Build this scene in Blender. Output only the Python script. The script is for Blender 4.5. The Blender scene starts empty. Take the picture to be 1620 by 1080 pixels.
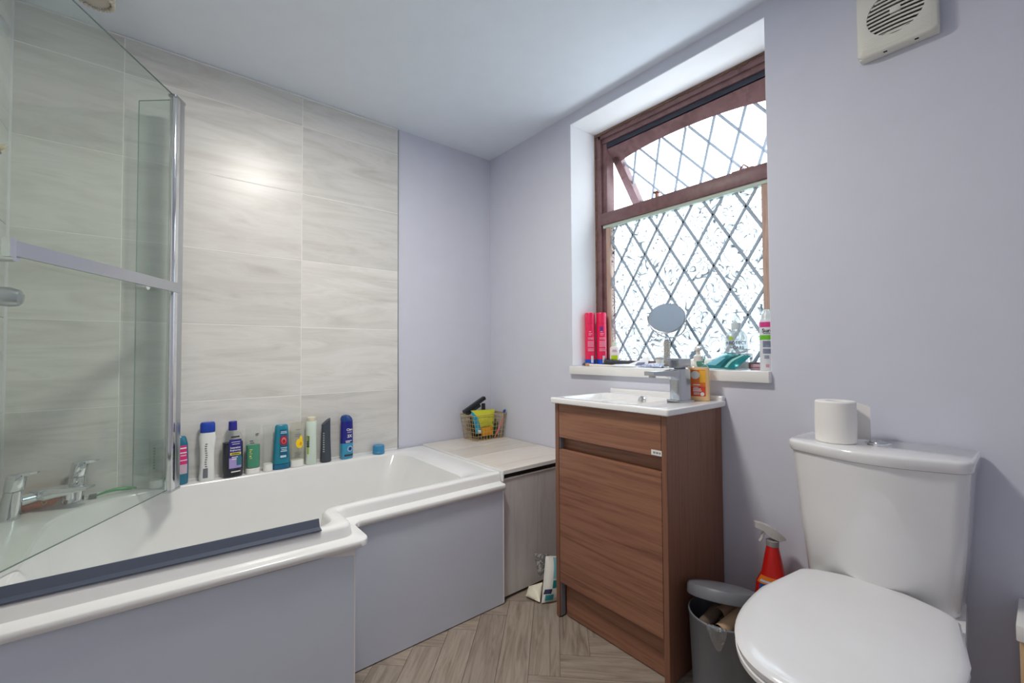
import bpy, bmesh, math, random
from mathutils import Vector, Matrix
random.seed(7)
S = bpy.context.scene
COL = S.collection
R = math.radians
PI = math.pi

# ------------------------------------------------------------------ camera
def make_camera():
    f, yaw, pitch, roll = 690.68, R(39.234), R(1.467), R(-0.319)
    F = Vector((math.sin(yaw)*math.cos(pitch), math.cos(yaw)*math.cos(pitch), math.sin(pitch)))
    Rt = Vector((math.cos(yaw), -math.sin(yaw), 0)); Up = Rt.cross(F)
    r2 = Rt*math.cos(roll) + Up*math.sin(roll); u2 = -Rt*math.sin(roll) + Up*math.cos(roll)
    cam = bpy.data.cameras.new('camera'); ob = bpy.data.objects.new('camera', cam); COL.objects.link(ob)
    cam.sensor_width = 36; cam.lens = f/1620*36; cam.clip_start = 0.02
    M = Matrix((r2, u2, -F)).transposed().to_4x4(); M.translation = (-1.5513, -2.1003, 1.0)
    ob.matrix_world = M; S.camera = ob
make_camera()

# ------------------------------------------------------------------ world, lamps, exposure
W = bpy.data.worlds.new('sky'); S.world = W; W.use_nodes = True
bg = W.node_tree.nodes['Background']; bg.inputs[0].default_value = (0.86, 0.945, 1.0, 1)
# overcast sky: three times brighter overhead than at the horizon (CIE overcast law)
_tc = W.node_tree.nodes.new('ShaderNodeTexCoord'); _sx = W.node_tree.nodes.new('ShaderNodeSeparateXYZ'); _mr = W.node_tree.nodes.new('ShaderNodeMapRange')
_mr.inputs['To Min'].default_value = 3.6; _mr.inputs['To Max'].default_value = 10.8
W.node_tree.links.new(_tc.outputs['Generated'], _sx.inputs[0]); W.node_tree.links.new(_sx.outputs['Z'], _mr.inputs['Value']); W.node_tree.links.new(_mr.outputs[0], bg.inputs[1])
def area(name, loc, rot, size, power, color, size_y=None, shape='RECTANGLE'):
    l = bpy.data.lights.new(name, 'AREA'); l.shape = shape; l.size = size; l.energy = power; l.color = color
    if size_y: l.size_y = size_y
    o = bpy.data.objects.new(name, l); COL.objects.link(o); o.location = loc; o.rotation_euler = rot; return o
pt = area('window_portal', (0.24, -1.095, 1.5), (0, R(90), 0), 1.25, 1, (1, 1, 1), 0.95)
pt.data.cycles.is_portal = True
area('ceiling_lamp', (-1.09, -1.05, 2.12), (0, 0, 0), 0.27, 19.0, (1.0, 0.945, 0.875), shape='DISK')
S.view_settings.view_transform = 'Standard'; S.view_settings.look = 'None'
S.view_settings.exposure = 0.0; S.view_settings.gamma = 1.0; S.view_settings.use_curve_mapping = False
S.cycles.max_bounces = 12; S.cycles.diffuse_bounces = 8; S.cycles.glossy_bounces = 5
S.cycles.transparent_max_bounces = 24; S.cycles.transmission_bounces = 10
S.cycles.caustics_reflective = False; S.cycles.caustics_refractive = False
S.cycles.sample_clamp_indirect = 6.0
S.cycles.use_denoising = True

# ------------------------------------------------------------------ materials
def lin(r, g, b):
    f = lambda c: c/255/12.92 if c/255 <= .04045 else ((c/255+.055)/1.055)**2.4
    return (f(r), f(g), f(b), 1)
MATS = {}
def mat(name, col=None, rough=.5, metal=0, spec=.5, coat=0, trans=0, sss=0, bump=None, emit=None):
    if name in MATS: return MATS[name]
    m = bpy.data.materials.new(name); m.use_nodes = True; nt = m.node_tree
    b = nt.nodes['Principled BSDF']
    b.inputs['Base Color'].default_value = col; b.inputs['Roughness'].default_value = rough
    b.inputs['Metallic'].default_value = metal; b.inputs['Specular IOR Level'].default_value = spec
    b.inputs['Coat Weight'].default_value = coat; b.inputs['Transmission Weight'].default_value = trans
    # fine procedural variation
    tc = nt.nodes.new('ShaderNodeTexCoord'); nz = nt.nodes.new('ShaderNodeTexNoise')
    nz.inputs['Scale'].default_value = 12; nz.inputs['Detail'].default_value = 3
    mx = nt.nodes.new('ShaderNodeMix'); mx.data_type = 'RGBA'; mx.blend_type = 'MULTIPLY'
    mx.inputs[0].default_value = .06
    mx.inputs[6].default_value = col
    nt.links.new(tc.outputs['Object'], nz.inputs['Vector']); nt.links.new(nz.outputs['Fac'], mx.inputs[7])
    nt.links.new(mx.outputs[2], b.inputs['Base Color'])
    if bump:
        n2 = nt.nodes.new('ShaderNodeTexNoise'); n2.inputs['Scale'].default_value = bump[0]; n2.inputs['Detail'].default_value = 4
        bp = nt.nodes.new('ShaderNodeBump'); bp.inputs['Strength'].default_value = bump[1]; bp.inputs['Distance'].default_value = .002
        nt.links.new(tc.outputs['Object'], n2.inputs['Vector']); nt.links.new(n2.outputs['Fac'], bp.inputs['Height'])
        nt.links.new(bp.outputs[0], b.inputs['Normal'])
    MATS[name] = m; return m

def streak_mat(name, ramp, scale, rough=.4, detail=8, distort=.4, bump=.1, rnd=True, coat=0, spec=.5, fac2=None):
    """directional streaks (wood grain, travertine) by stretched noise in object space"""
    m = bpy.data.materials.new(name); m.use_nodes = True; nt = m.node_tree; b = nt.nodes['Principled BSDF']
    N = nt.nodes.new
    tc = N('ShaderNodeTexCoord'); mp = N('ShaderNodeMapping'); mp.inputs['Scale'].default_value = scale
    vec = tc.outputs['Object']
    if rnd:
        oi = N('ShaderNodeObjectInfo'); ml = N('ShaderNodeMath'); ml.operation = 'MULTIPLY'; ml.inputs[1].default_value = 37
        ad = N('ShaderNodeVectorMath'); ad.operation = 'ADD'
        nt.links.new(oi.outputs['Random'], ml.inputs[0]); nt.links.new(vec, ad.inputs[0]); nt.links.new(ml.outputs[0], ad.inputs[1]); vec = ad.outputs[0]
    nt.links.new(vec, mp.inputs['Vector'])
    nz = N('ShaderNodeTexNoise'); nz.inputs['Scale'].default_value = 1; nz.inputs['Detail'].default_value = detail
    nz.inputs['Roughness'].default_value = .62; nz.inputs['Distortion'].default_value = distort
    nt.links.new(mp.outputs[0], nz.inputs['Vector'])
    cr = N('ShaderNodeValToRGB'); e = cr.color_ramp.elements
    e[0].position, e[0].color = ramp[0]; e[1].position, e[1].color = ramp[-1]
    for p, c in ramp[1:-1]:
        x = e.new(p); x.color = c
    nt.links.new(nz.outputs['Fac'], cr.inputs[0])
    out = cr.outputs[0]
    if rnd:
        hs = N('ShaderNodeHueSaturation'); mr = N('ShaderNodeMapRange')
        mr.inputs[3].default_value = .90; mr.inputs[4].default_value = 1.08
        nt.links.new(oi.outputs['Random'], mr.inputs[0]); nt.links.new(mr.outputs[0], hs.inputs['Value']); nt.links.new(out, hs.inputs['Color']); out = hs.outputs[0]
    nt.links.new(out, b.inputs['Base Color'])
    b.inputs['Roughness'].default_value = rough; b.inputs['Coat Weight'].default_value = coat; b.inputs['Specular IOR Level'].default_value = spec
    bp = N('ShaderNodeBump'); bp.inputs['Strength'].default_value = bump; bp.inputs['Distance'].default_value = .001
    nt.links.new(nz.outputs['Fac'], bp.inputs['Height']); nt.links.new(bp.outputs[0], b.inputs['Normal'])
    MATS[name] = m; return m

def glass_mat(name, tint, gloss=1.0, rough=.0, pattern=False, haze=0.0, edge=None):
    """thin pane: tinted see-through with a fresnel mirror on top; optional embossed pattern and hazy share"""
    m = bpy.data.materials.new(name); m.use_nodes = True; nt = m.node_tree; N = nt.nodes.new
    nt.nodes.remove(nt.nodes['Principled BSDF']); out = nt.nodes['Material Output']
    tr = N('ShaderNodeBsdfTransparent'); tr.inputs[0].default_value = tint
    gl = N('ShaderNodeBsdfGlossy'); gl.inputs['Roughness'].default_value = rough
    fr = N('ShaderNodeLayerWeight'); pw = N('ShaderNodeMath'); pw.operation = 'POWER'; pw.inputs[1].default_value = 5
    mf = N('ShaderNodeMath'); mf.operation = 'MULTIPLY_ADD'; mf.inputs[1].default_value = .7*gloss; mf.inputs[2].default_value = .035*gloss
    nt.links.new(fr.outputs['Facing'], pw.inputs[0]); nt.links.new(pw.outputs[0], mf.inputs[0])
    mix = N('ShaderNodeMixShader'); nt.links.new(mf.outputs[0], mix.inputs[0]); nt.links.new(tr.outputs[0], mix.inputs[1]); nt.links.new(gl.outputs[0], mix.inputs[2])
    last = mix
    if haze:
        df = N('ShaderNodeBsdfDiffuse'); df.inputs[0].default_value = (.8, .85, .84, 1)
        m2 = N('ShaderNodeMixShader'); m2.inputs[0].default_value = haze
        nt.links.new(mix.outputs[0], m2.inputs[1]); nt.links.new(df.outputs[0], m2.inputs[2]); last = m2
    if pattern:
        tc = N('ShaderNodeTexCoord'); nz = N('ShaderNodeTexNoise'); nz.inputs['Scale'].default_value = 13; nz.inputs['Detail'].default_value = 0.6; nz.inputs['Distortion'].default_value = 1.6
        nt.links.new(tc.outputs['Object'], nz.inputs['Vector'])
        # contour lines of the noise = embossed curls, refraction darkness painted into the tint
        mu = N('ShaderNodeMath'); mu.operation = 'MULTIPLY'; mu.inputs[1].default_value = 7
        frc = N('ShaderNodeMath'); frc.operation = 'FRACT'
        sb = N('ShaderNodeMath'); sb.operation = 'SUBTRACT'; sb.inputs[1].default_value = .5
        ab = N('ShaderNodeMath'); ab.operation = 'ABSOLUTE'
        nt.links.new(nz.outputs['Fac'], mu.inputs[0]); nt.links.new(mu.outputs[0], frc.inputs[0]); nt.links.new(frc.outputs[0], sb.inputs[0]); nt.links.new(sb.outputs[0], ab.inputs[0])
        cr = N('ShaderNodeValToRGB'); e = cr.color_ramp.elements
        e[0].position = .0; e[0].color = (.13, .14, .15, 1); e[1].position = .20; e[1].color = tint
        nt.links.new(ab.outputs[0], cr.inputs[0]); nt.links.new(cr.outputs[0], tr.inputs[0])
        bp = N('ShaderNodeBump'); bp.inputs['Strength'].default_value = .5; bp.inputs['Distance'].default_value = .002
        nt.links.new(ab.outputs[0], bp.inputs['Height']); nt.links.new(bp.outputs[0], gl.inputs['Normal'])
    nt.links.new(last.outputs[0], out.inputs[0]); MATS[name] = m; return m

paint = mat('lavender_paint', lin(211, 213, 225), .75, spec=.3, bump=(60, .06))
white_paint = mat('white_paint', lin(243, 244, 247), .7, spec=.3, bump=(60, .05))
ceil_m = mat('ceiling_paint', lin(227, 234, 242), .8, spec=.2, bump=(40, .05))
gloss_w = mat('gloss_white_paint', lin(236, 235, 232), .35)
grout = mat('pale_grout', lin(240, 239, 235), .8)
sealant = mat('white_sealant', lin(225, 226, 226), .5)
tile_m = streak_mat('travertine_tile', [(.25, lin(196, 193, 187)), (.45, lin(212, 210, 205)), (.58, lin(221, 219, 215)), (.75, lin(205, 202, 196))], (2.2, 3, 15), rough=.31, detail=9, distort=1.3, bump=.05)
shelf_tile = streak_mat('beige_tile', [(.25, lin(196, 186, 176)), (.5, lin(216, 209, 200)), (.75, lin(205, 197, 188))], (3, 20, 3), rough=.35, detail=6, distort=.6, bump=.05)
front_tile = streak_mat('taupe_tile', [(.25, lin(192, 186, 182)), (.5, lin(210, 205, 201)), (.75, lin(198, 192, 188))], (22, 3, 3), rough=.4, detail=6, distort=.6, bump=.05)
wood_h = streak_mat('walnut_horizontal', [(.25, lin(96, 60, 45)), (.45, lin(138, 94, 73)), (.6, lin(153, 108, 84)), (.78, lin(114, 74, 58))], (40, 2.2, 60), rough=.42, detail=9, distort=.5, rnd=False)
wood_v = streak_mat('walnut_vertical', [(.25, lin(100, 64, 50)), (.5, lin(136, 94, 74)), (.78, lin(110, 72, 57))], (50, 50, 2.2), rough=.42, detail=9, distort=.5, rnd=False)
plank_m = streak_mat('grey_oak_plank', [(.22, lin(108, 95, 83)), (.45, lin(148, 135, 121)), (.6, lin(166, 153, 140)), (.8, lin(124, 110, 98))], (4, 45, 20), rough=.5, detail=9, distort=1.2, bump=.15)
frame_m = streak_mat('brown_frame_paint', [(.3, lin(96, 66, 66)), (.55, lin(122, 90, 92)), (.75, lin(88, 58, 56))], (12, 12, 12), rough=.45, rnd=False, bump=.15)
bead_m = streak_mat('worn_pink_wood', [(.3, lin(150, 118, 104)), (.55, lin(186, 158, 144)), (.8, lin(128, 92, 78))], (40, 40, 4), rough=.6, rnd=False, bump=.2)
bare_m = streak_mat('weathered_wood', [(.3, lin(86, 62, 50)), (.55, lin(128, 100, 80)), (.8, lin(62, 42, 36))], (30, 5, 30), rough=.7, rnd=False, bump=.3)
acrylic = mat('white_acrylic', lin(232, 232, 230), .18, coat=.3)
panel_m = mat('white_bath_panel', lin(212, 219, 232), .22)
ceramic = mat('white_ceramic', lin(234, 234, 234), .09, coat=.5)
seat_m = mat('white_seat_plastic', lin(232, 232, 233), .16, coat=.3)
chrome = mat('chrome', (.80, .82, .84, 1), .09, metal=1)
chrome_d = mat('brushed_chrome', (.55, .57, .60, 1), .28, metal=1)
alu = mat('satin_aluminium', (.56, .58, .62, 1), .3, metal=1)
lead = mat('grey_lead', lin(160, 174, 188), .6)
dark = mat('dark_gap', lin(38, 32, 32), .8)
black = mat('black_plastic', lin(32, 33, 37), .4)
black_gl = mat('black_gloss', lin(22, 23, 27), .2)
seal_m = mat('grey_seal_rubber', lin(74, 82, 98), .45)
fan_m = mat('cream_fan_plastic', lin(222, 221, 210), .45)
screen_g = glass_mat('shower_glass', (.905, .935, .915, 1), gloss=.9, haze=.03)
fin_g = glass_mat('fin_glass', (.925, .96, .955, 1), gloss=.8, haze=.03)
edge_g = mat('glass_edge_green', lin(104, 122, 120), .2)
pane_g = glass_mat('clear_pane', (.97, .99, 1, 1), gloss=.6)
rose_g = glass_mat('embossed_pane', (.80, .84, .86, 1), gloss=.6, pattern=True)
clear_p = glass_mat('clear_plastic', (.955, .96, .95, 1), gloss=1.0, haze=.05)
white_pl = mat('white_plastic', lin(236, 235, 230), .35)
paper_w = mat('tissue_white', lin(240, 238, 234), .9, spec=.1, bump=(120, .1))

# ------------------------------------------------------------------ mesh builder
def rpoly(pts, seg=6):
    """closed polygon with rounded corners: (x, y, r) or (x, y, (r_in, r_out))"""
    out = []; n = len(pts)
    for i, p in enumerate(pts):
        c = Vector(p[:2]); a = Vector(pts[i-1][:2]) - c; b = Vector(pts[(i+1) % n][:2]) - c
        r = p[2] if isinstance(p[2], tuple) else (p[2], p[2])
        P0 = c + a.normalized()*min(r[0], a.length*.499); P2 = c + b.normalized()*min(r[1], b.length*.499)
        # conic weight for a near-circular arc
        w = math.sqrt(max(.05, (1 - a.normalized().dot(b.normalized()))/2))
        for k in range(seg+1):
            t = k/seg; d = (1-t)**2 + 2*w*t*(1-t) + t*t
            q = (P0*(1-t)**2 + c*2*w*t*(1-t) + P2*t*t)/d; out.append((q.x, q.y))
    return out

class MB:
    def __init__(s): s.v = []; s.f = []; s.m = []
    def add(s, vs, fs, mi=0):
        o = len(s.v); s.v += [tuple(v) for v in vs]; s.f += [tuple(i+o for i in f) for f in fs]
        s.m += (mi if isinstance(mi, list) else [mi]*len(fs)); return s
    def box(s, a, b, mi=0, bevel=0, seg=2):
        x0, x1 = sorted((a[0], b[0])); y0, y1 = sorted((a[1], b[1])); z0, z1 = sorted((a[2], b[2]))
        if bevel:
            bm = bmesh.new(); bmesh.ops.create_cube(bm, size=1)
            for v in bm.verts: v.co = ((x0+x1)/2 + v.co.x*(x1-x0), (y0+y1)/2 + v.co.y*(y1-y0), (z0+z1)/2 + v.co.z*(z1-z0))
            bmesh.ops.bevel(bm, geom=list(bm.edges), offset=bevel, segments=seg, profile=.5, affect='EDGES')
            bm.verts.index_update()
            s.add([v.co[:] for v in bm.verts], [[v.index for v in f.verts] for f in bm.faces], mi); bm.free(); return s
        vs = [(x, y, z) for z in (z0, z1) for x, y in ((x0, y0), (x1, y0), (x1, y1), (x0, y1))]
        return s.hexa(vs, mi)
    def hexa(s, v, mi=0):
        return s.add(v, [(3, 2, 1, 0), (4, 5, 6, 7), (0, 1, 5, 4), (1, 2, 6, 5), (2, 3, 7, 6), (3, 0, 4, 7)], mi)
    def loft(s, rings, mi=0, cap0=True, cap1=True, closed=True):
        """rings: lists of 3D points with equal counts; mi int or list per segment"""
        n = len(rings[0]); vs = [p for r in rings for p in r]; fs = []; ms = []
        for k in range(len(rings)-1):
            mk = mi[k] if isinstance(mi, list) else mi
            for i in range(n if closed else n-1):
                j = (i+1) % n; fs.append((k*n+i, k*n+j, (k+1)*n+j, (k+1)*n+i)); ms.append(mk)
        if cap0: fs.append(tuple(range(n-1, -1, -1))); ms.append(mi[0] if isinstance(mi, list) else mi)
        if cap1: fs.append(tuple((len(rings)-1)*n+i for i in range(n))); ms.append(mi[-1] if isinstance(mi, list) else mi)
        return s.add(vs, fs, ms)
    def prism(s, poly, z0, z1, mi=0):
        return s.loft([[(x, y, z0) for x, y in poly], [(x, y, z1) for x, y in poly]], mi)
    def lathe(s, prof, c=(0, 0, 0), n=24, mi=0, cap0=True, cap1=True, axis=None):
        rings = []
        for r, z in prof: rings.append([(r*math.cos(2*PI*i/n), r*math.sin(2*PI*i/n), z) for i in range(n)])
        if axis is not None:
            q = Vector((0, 0, 1)).rotation_difference(Vector(axis)); rings = [[tuple(q @ Vector(p)) for p in r] for r in rings]
        rings = [[(p[0]+c[0], p[1]+c[1], p[2]+c[2]) for p in r] for r in rings]
        return s.loft(rings, mi, cap0, cap1)
    def cyl(s, a, b, r, r2=None, n=16, mi=0):
        a, b = Vector(a), Vector(b); d = b-a
        return s.lathe([(r, 0), (r if r2 is None else r2, d.length)], a, n, mi, axis=d.normalized())
    def tube(s, path, r, n=8, mi=0, closed=False):
        P = [Vector(p) for p in path]; rings = []; m = len(P); prev = None
        for i, p in enumerate(P):
            if closed: t = P[(i+1) % m] - P[i-1]
            else: t = P[min(i+1, m-1)] - P[max(i-1, 0)]
            t.normalize()
            u = prev if prev is not None else (Vector((0, 0, 1)) if abs(t.z) < .9 else Vector((1, 0, 0)))
            u = (u - t*u.dot(t)).normalized(); prev = u; w = t.cross(u)
            rr = r[i] if isinstance(r, (list, tuple)) else r
            rings.append([tuple(p + (u*math.cos(2*PI*k/n) + w*math.sin(2*PI*k/n))*rr) for k in range(n)])
        if closed: rings.append(rings[0]); return s.loft(rings, mi, False, False)
        return s.loft(rings, mi)
    def ball(s, c, r, n=12, mi=0, sc=(1, 1, 1)):
        h = n//2
        rings = [[(c[0]+sc[0]*r*math.sin(PI*k/h)*math.cos(2*PI*i/n), c[1]+sc[1]*r*math.sin(PI*k/h)*math.sin(2*PI*i/n), c[2]-sc[2]*r*math.cos(PI*k/h)) for i in range(n)] for k in range(1, h)]
        o = len(s.v); s.loft(rings, mi, False, False)
        b = len(s.v); s.v += [(c[0], c[1], c[2]-sc[2]*r), (c[0], c[1], c[2]+sc[2]*r)]
        last = o+(len(rings)-1)*n
        for i in range(n):
            s.f += [(o+(i+1) % n, o+i, b), (last+i, last+(i+1) % n, b+1)]; s.m += [mi, mi]
        return s
    def xf(s, M):
        s.v = [tuple(M @ Vector(v)) for v in s.v]; return s
    def build(s, name, mats, parent=None, world=True, smooth=True, angle=35):
        if not isinstance(mats, (list, tuple)): mats = [mats]
        off = Vector((0, 0, 0))
        if parent is not None and world:
            q = parent
            while q is not None: off += q.location; q = q.parent
        me = bpy.data.meshes.new(name)
        me.from_pydata([tuple(Vector(v) - off) for v in s.v], [], s.f)
        for m in mats: me.materials.append(m)
        bm = bmesh.new(); bm.from_mesh(me)
        for f, mi in zip(bm.faces, s.m): f.material_index = mi; f.smooth = smooth
        bmesh.ops.recalc_face_normals(bm, faces=bm.faces)
        if smooth:
            for e in bm.edges:
                if len(e.link_faces) == 2 and e.calc_face_angle(0) > R(angle): e.smooth = False
        bm.to_mesh(me); bm.free(); me.update()
        o = bpy.data.objects.new(name, me); COL.objects.link(o)
        if parent is not None: o.parent = parent
        return o

def tag(o, label=None, cat=None, group=None, kind=None):
    if label: o['label'] = label
    if cat: o['category'] = cat
    if group: o['group'] = group
    if kind: o['kind'] = kind
    return o
def thing(name, label, cat, loc, group=None):
    o = bpy.data.objects.new(name, None); COL.objects.link(o); o.location = loc; o.empty_display_size = .05
    return tag(o, label, cat, group)
def struct(name, mb, m, parent=None, **k):
    o = mb.build(name, m, parent, **k)
    if parent is None: o['kind'] = 'structure'
    return o

_FC = {}
def glyphs(text, size, bold=0.0):
    key = (text,)
    if key not in _FC:
        cu = bpy.data.curves.new('print', 'FONT'); cu.body = text; cu.align_x = 'CENTER'; cu.align_y = 'CENTER'; cu.size = 1; cu.resolution_u = 3; cu.offset = .022
        o = bpy.data.objects.new('print', cu); COL.objects.link(o); bpy.context.view_layer.update()
        me = o.to_mesh(); _FC[key] = ([v.co[:2] for v in me.vertices], [tuple(p.vertices) for p in me.polygons])
        o.to_mesh_clear(); bpy.data.objects.remove(o); bpy.data.curves.remove(cu)
    v, f = _FC[key]; return [(x*size, y*size) for x, y in v], f

def text_flat(name, text, size, o, xd, m, parent, zd=(0, 0, 1), sx=1.0):
    v, f = glyphs(text, size); o = Vector(o); xd = Vector(xd).normalized(); zd = Vector(zd)
    return MB().add([o + xd*a*sx + zd*b for a, b in v], f).build(name, m, parent, smooth=False)

# bottle: elliptical loft around a vertical axis with helpers for labels on its skin
class Bottle:
    def __init__(s, base, rings, ang=-90, n=28):
        s.b = Vector(base); s.r = [tuple(list(q) + [2, 0, 0][len(q)-3:]) if len(q) < 6 else q for q in rings]; s.a = R(ang+90); s.n = n
    def at(s, th, z, off=0):
        R_ = s.r
        for i in range(len(R_)-1):
            if R_[i][0] <= z <= R_[i+1][0] or i == len(R_)-2:
                z0, z1 = R_[i][0], R_[i+1][0]; t = 0 if z1 == z0 else max(0, min(1, (z-z0)/(z1-z0)))
                q = [R_[i][k]*(1-t) + R_[i+1][k]*t for k in range(6)]; break
        return s.pt(q, th, z, off)
    def pt(s, q, th, z, off=0):
        e = 2/q[3]; c, d = math.cos(th), math.sin(th)
        x = (q[1]+off)*math.copysign(abs(c)**e, c) + q[4]; y = (q[2]+off)*math.copysign(abs(d)**e, d) + q[5]
        ca, sa = math.cos(s.a), math.sin(s.a)
        return (s.b.x + x*ca - y*sa, s.b.y + x*sa + y*ca, s.b.z + z)
    def mesh(s, mi=0, inset=0, z0=None, z1=None):
        rr = [q for q in s.r if (z0 is None or q[0] >= z0) and (z1 is None or q[0] <= z1)]
        return MB().loft([[s.pt(q, 2*PI*i/s.n, q[0], -inset) for i in range(s.n)] for q in rr], mi)
    def band(s, z0, z1, off=.0004, nz=2, inset=0):
        rings = [[s.at(2*PI*i/s.n, z0+(z1-z0)*k/nz, off) for i in range(s.n)] for k in range(nz+1)]
        return MB().loft(rings, 0, inset < 0, inset < 0)
    def patch(s, w, z0, z1, cx=0, off=.0006, n=10, nz=6, th0=-PI/2):
        """label w wide (metres along the skin) centred cx from the front"""
        rings = [[s.at(s.th(cx - w/2 + w*i/n, (z0+z1)/2, th0), z0+(z1-z0)*k/nz, off) for i in range(n+1)] for k in range(nz+1)]
        return MB().loft(rings, 0, False, False, closed=False)
    def th(s, d, z, th0=-PI/2):
        # walk along the skin
        st = 24; th = th0; h = d/st
        for _ in range(st):
            p = Vector(s.at(th, z)); q = Vector(s.at(th+.01, z)); sp = max((q-p).length/.01, 1e-4); th += h/sp
        return th
    def text(s, name, txt, size, z, m, parent, cx=0, off=.0011, vertical=False, th0=-PI/2, sx=1.0):
        v, f = glyphs(txt, size); pts = []
        if vertical: v = [(-b, a) for a, b in v]
        v = [(a*sx, b) for a, b in v]
        cache = {}
        for a, b in v:
            k = round(a*4000)
            if k not in cache: cache[k] = s.th(cx + k/4000, z, th0)
            pts.append(s.at(cache[k], z+b, off))
        return MB().add(pts, f).build(name, m, parent, smooth=False)
    def lines(s, name, rows, m, parent, off=.0011, th0=-PI/2):
        """unreadable small print: rows of (cx, z, width, height)"""
        mb = MB()
        for cx, z, w, h in rows:
            rings = [[s.at(s.th(cx - w/2 + w*i/5, z, th0), z-h/2+h*k, off) for i in range(6)] for k in range(2)]
            mb.loft(rings, 0, False, False, closed=False)
        return mb.build(name, m, parent, smooth=False)

# ================================================================== SETTING
XL, YF, H = -1.925, -2.62, 2.159
# floor: herringbone planks on a screed
fl = struct('floor', MB().box((XL-.1, YF-.1, -.06), (.2, .1, -.004)), mat('screed', lin(70, 62, 55), .9))
def clip(poly, x0, x1, y0, y1):
    def cut(P, ax, lim, sg):
        out = []
        for i in range(len(P)):
            a, b = P[i-1], P[i]; ia = sg*(a[ax]-lim) >= 0; ib = sg*(b[ax]-lim) >= 0
            if ia != ib:
                t = (lim-a[ax])/(b[ax]-a[ax]); out.append((a[0]+(b[0]-a[0])*t, a[1]+(b[1]-a[1])*t))
            if ib: out.append(b)
        return out
    for ax, lim, sg in ((0, x0, 1), (0, x1, -1), (1, y0, 1), (1, y1, -1)):
        poly = cut(poly, ax, lim, sg)
        if len(poly) < 3: return []
    return poly
w, n_ = .0995, 5; q2 = math.sqrt(.5)
V0, U0 = .1935, -1.301
def uv(u, v): return ((u+v)*q2, (u-v)*q2)     # u = (x+y)/√2, v = (x-y)/√2
for a in range(-14, 30):
    for b in range(-4, 5):
        for typ in (0, 1):
            v = V0 + (a + b*n_)*w; u = U0 + (a - b*n_)*w; g = .0006
            if typ == 0: lo, hi = (u+g, v+g), (u+n_*w-g, v+w-g)
            else: lo, hi = (u+g, v+w+g), (u+w-g, v+w+n_*w-g)
            P = [uv(lo[0], lo[1]), uv(hi[0], lo[1]), uv(hi[0], hi[1]), uv(lo[0], hi[1])]
            P = clip(P, XL+.002, -.004, YF+.01, -.56)
            if not P: continue
            area_ = abs(sum(P[i-1][0]*P[i][1]-P[i][0]*P[i-1][1] for i in range(len(P))))/2
            if area_ < 1e-4: continue
            c = Vector((sum(p[0] for p in P)/len(P), sum(p[1] for p in P)/len(P), 0))
            ang = R(45) if typ == 0 else R(-45)
            Mi = Matrix.Rotation(-ang, 4, 'Z')
            loc = [tuple((Mi @ (Vector((p[0], p[1], 0)) - c))[:2]) for p in P]
            o = MB().prism(loc, -.0038, 0).build('plank', plank_m, fl, world=False, smooth=False)
            o.location = c; o.rotation_euler = (0, 0, ang)

# walls with a window opening in the right one
struct('wall_back', MB().box((XL-.1, 0.0, -.05), (.25, .12, 2.3)), paint)
WY0, WY1, WZ0, WZ1 = -1.533, -.657, .897, 2.109
wr = MB().box((0, YF, -.05), (.25, 0.0, WZ0)).box((0, YF, WZ1), (.25, 0.0, 2.3)).box((0, WY1, WZ0), (.25, 0.0, WZ1)).box((0, YF, WZ0), (.25, WY0, WZ1))
struct('wall_right', wr, paint)
struct('wall_left', MB().box((XL-.12, YF, -.05), (XL-.007, 0, 2.3)), paint)
struct('wall_front', MB().box((XL-.12, YF-.1, -.05), (.25, YF, 2.3)), paint)
struct('ceiling', MB().box((XL-.12, YF-.1, H), (.25, .12, H+.1)), ceil_m)
# painted reveal linings
struct('trim_1', MB().box((.002, WY0, WZ1-.0015), (.178, WY1, WZ1+.004)), white_paint)
struct('trim_2', MB().box((.002, WY1-.0015, WZ0+.04), (.178, WY1+.004, WZ1-.002)), white_paint)
struct('trim_3', MB().box((.002, WY0-.004, WZ0+.04), (.178, WY0+.0015, WZ1-.002)), white_paint)
# bead of sealant where tiles meet the ceiling, and edge strip of the tiling
struct('trim_4', MB().box((XL, -.010, H-.008), (-.594, -.0015, H-.0005), bevel=.003), sealant)
struct('trim_5', MB().box((-.5925, -.0075, .522), (-.5900, -.0005, H-.006)), chrome_d)
struct('trim_6', MB().box((XL-.0065, -.012, .50), (XL+.006, -.0015, H-.009), bevel=.003), sealant)
struct('trim_7', MB().box((XL, -.0125, .506), (-.600, -.0065, .524), bevel=.002), sealant)
# ground outside, seen only as white glare
struct('ground', MB().box((.6, -8, -.5), (12, 8, -.4)), mat('pale_paving', lin(226, 228, 228), .9))

# back wall tiles 600 x 300 on a grout bed
tl = struct('trim_8', MB().box((XL, -.0058, .40), (-.594, -.0005, H-.004)), grout)
zs = [.40, .515+.0, .8182, 1.1197, 1.417, 1.7175, 2.0225, H-.006]
zs = [.505, .8182, 1.1197, 1.417, 1.7175, 2.0225, H-.006]
xs_ = [XL+.002, -1.6505, -1.0500, -.5935]
for i in range(3):
    for j in range(6):
        g = .0013
        MB().box((xs_[i]+g, -.0065, zs[j]+g), (xs_[i+1]-g, -.001, zs[j+1]-g), bevel=.0006, seg=1).build('tile', tile_m, tl, smooth=False)
# left wall tiles: only a sliver shows
tw = struct('trim_9', MB().box((XL-.0065, YF+.9, .40), (XL-.0035, -.002, H-.004)), grout)
for k in range(4):
    for j in range(6):
        y1 = -.004 - k*.45; y0 = y1 - .447
        if y0 < YF+.9: continue
        MB().box((XL-.005, y0, zs[j]+.0013), (XL, y1, zs[j+1]-.0013), bevel=.0006, seg=1).build('tile', tile_m, tw, smooth=False)

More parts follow.
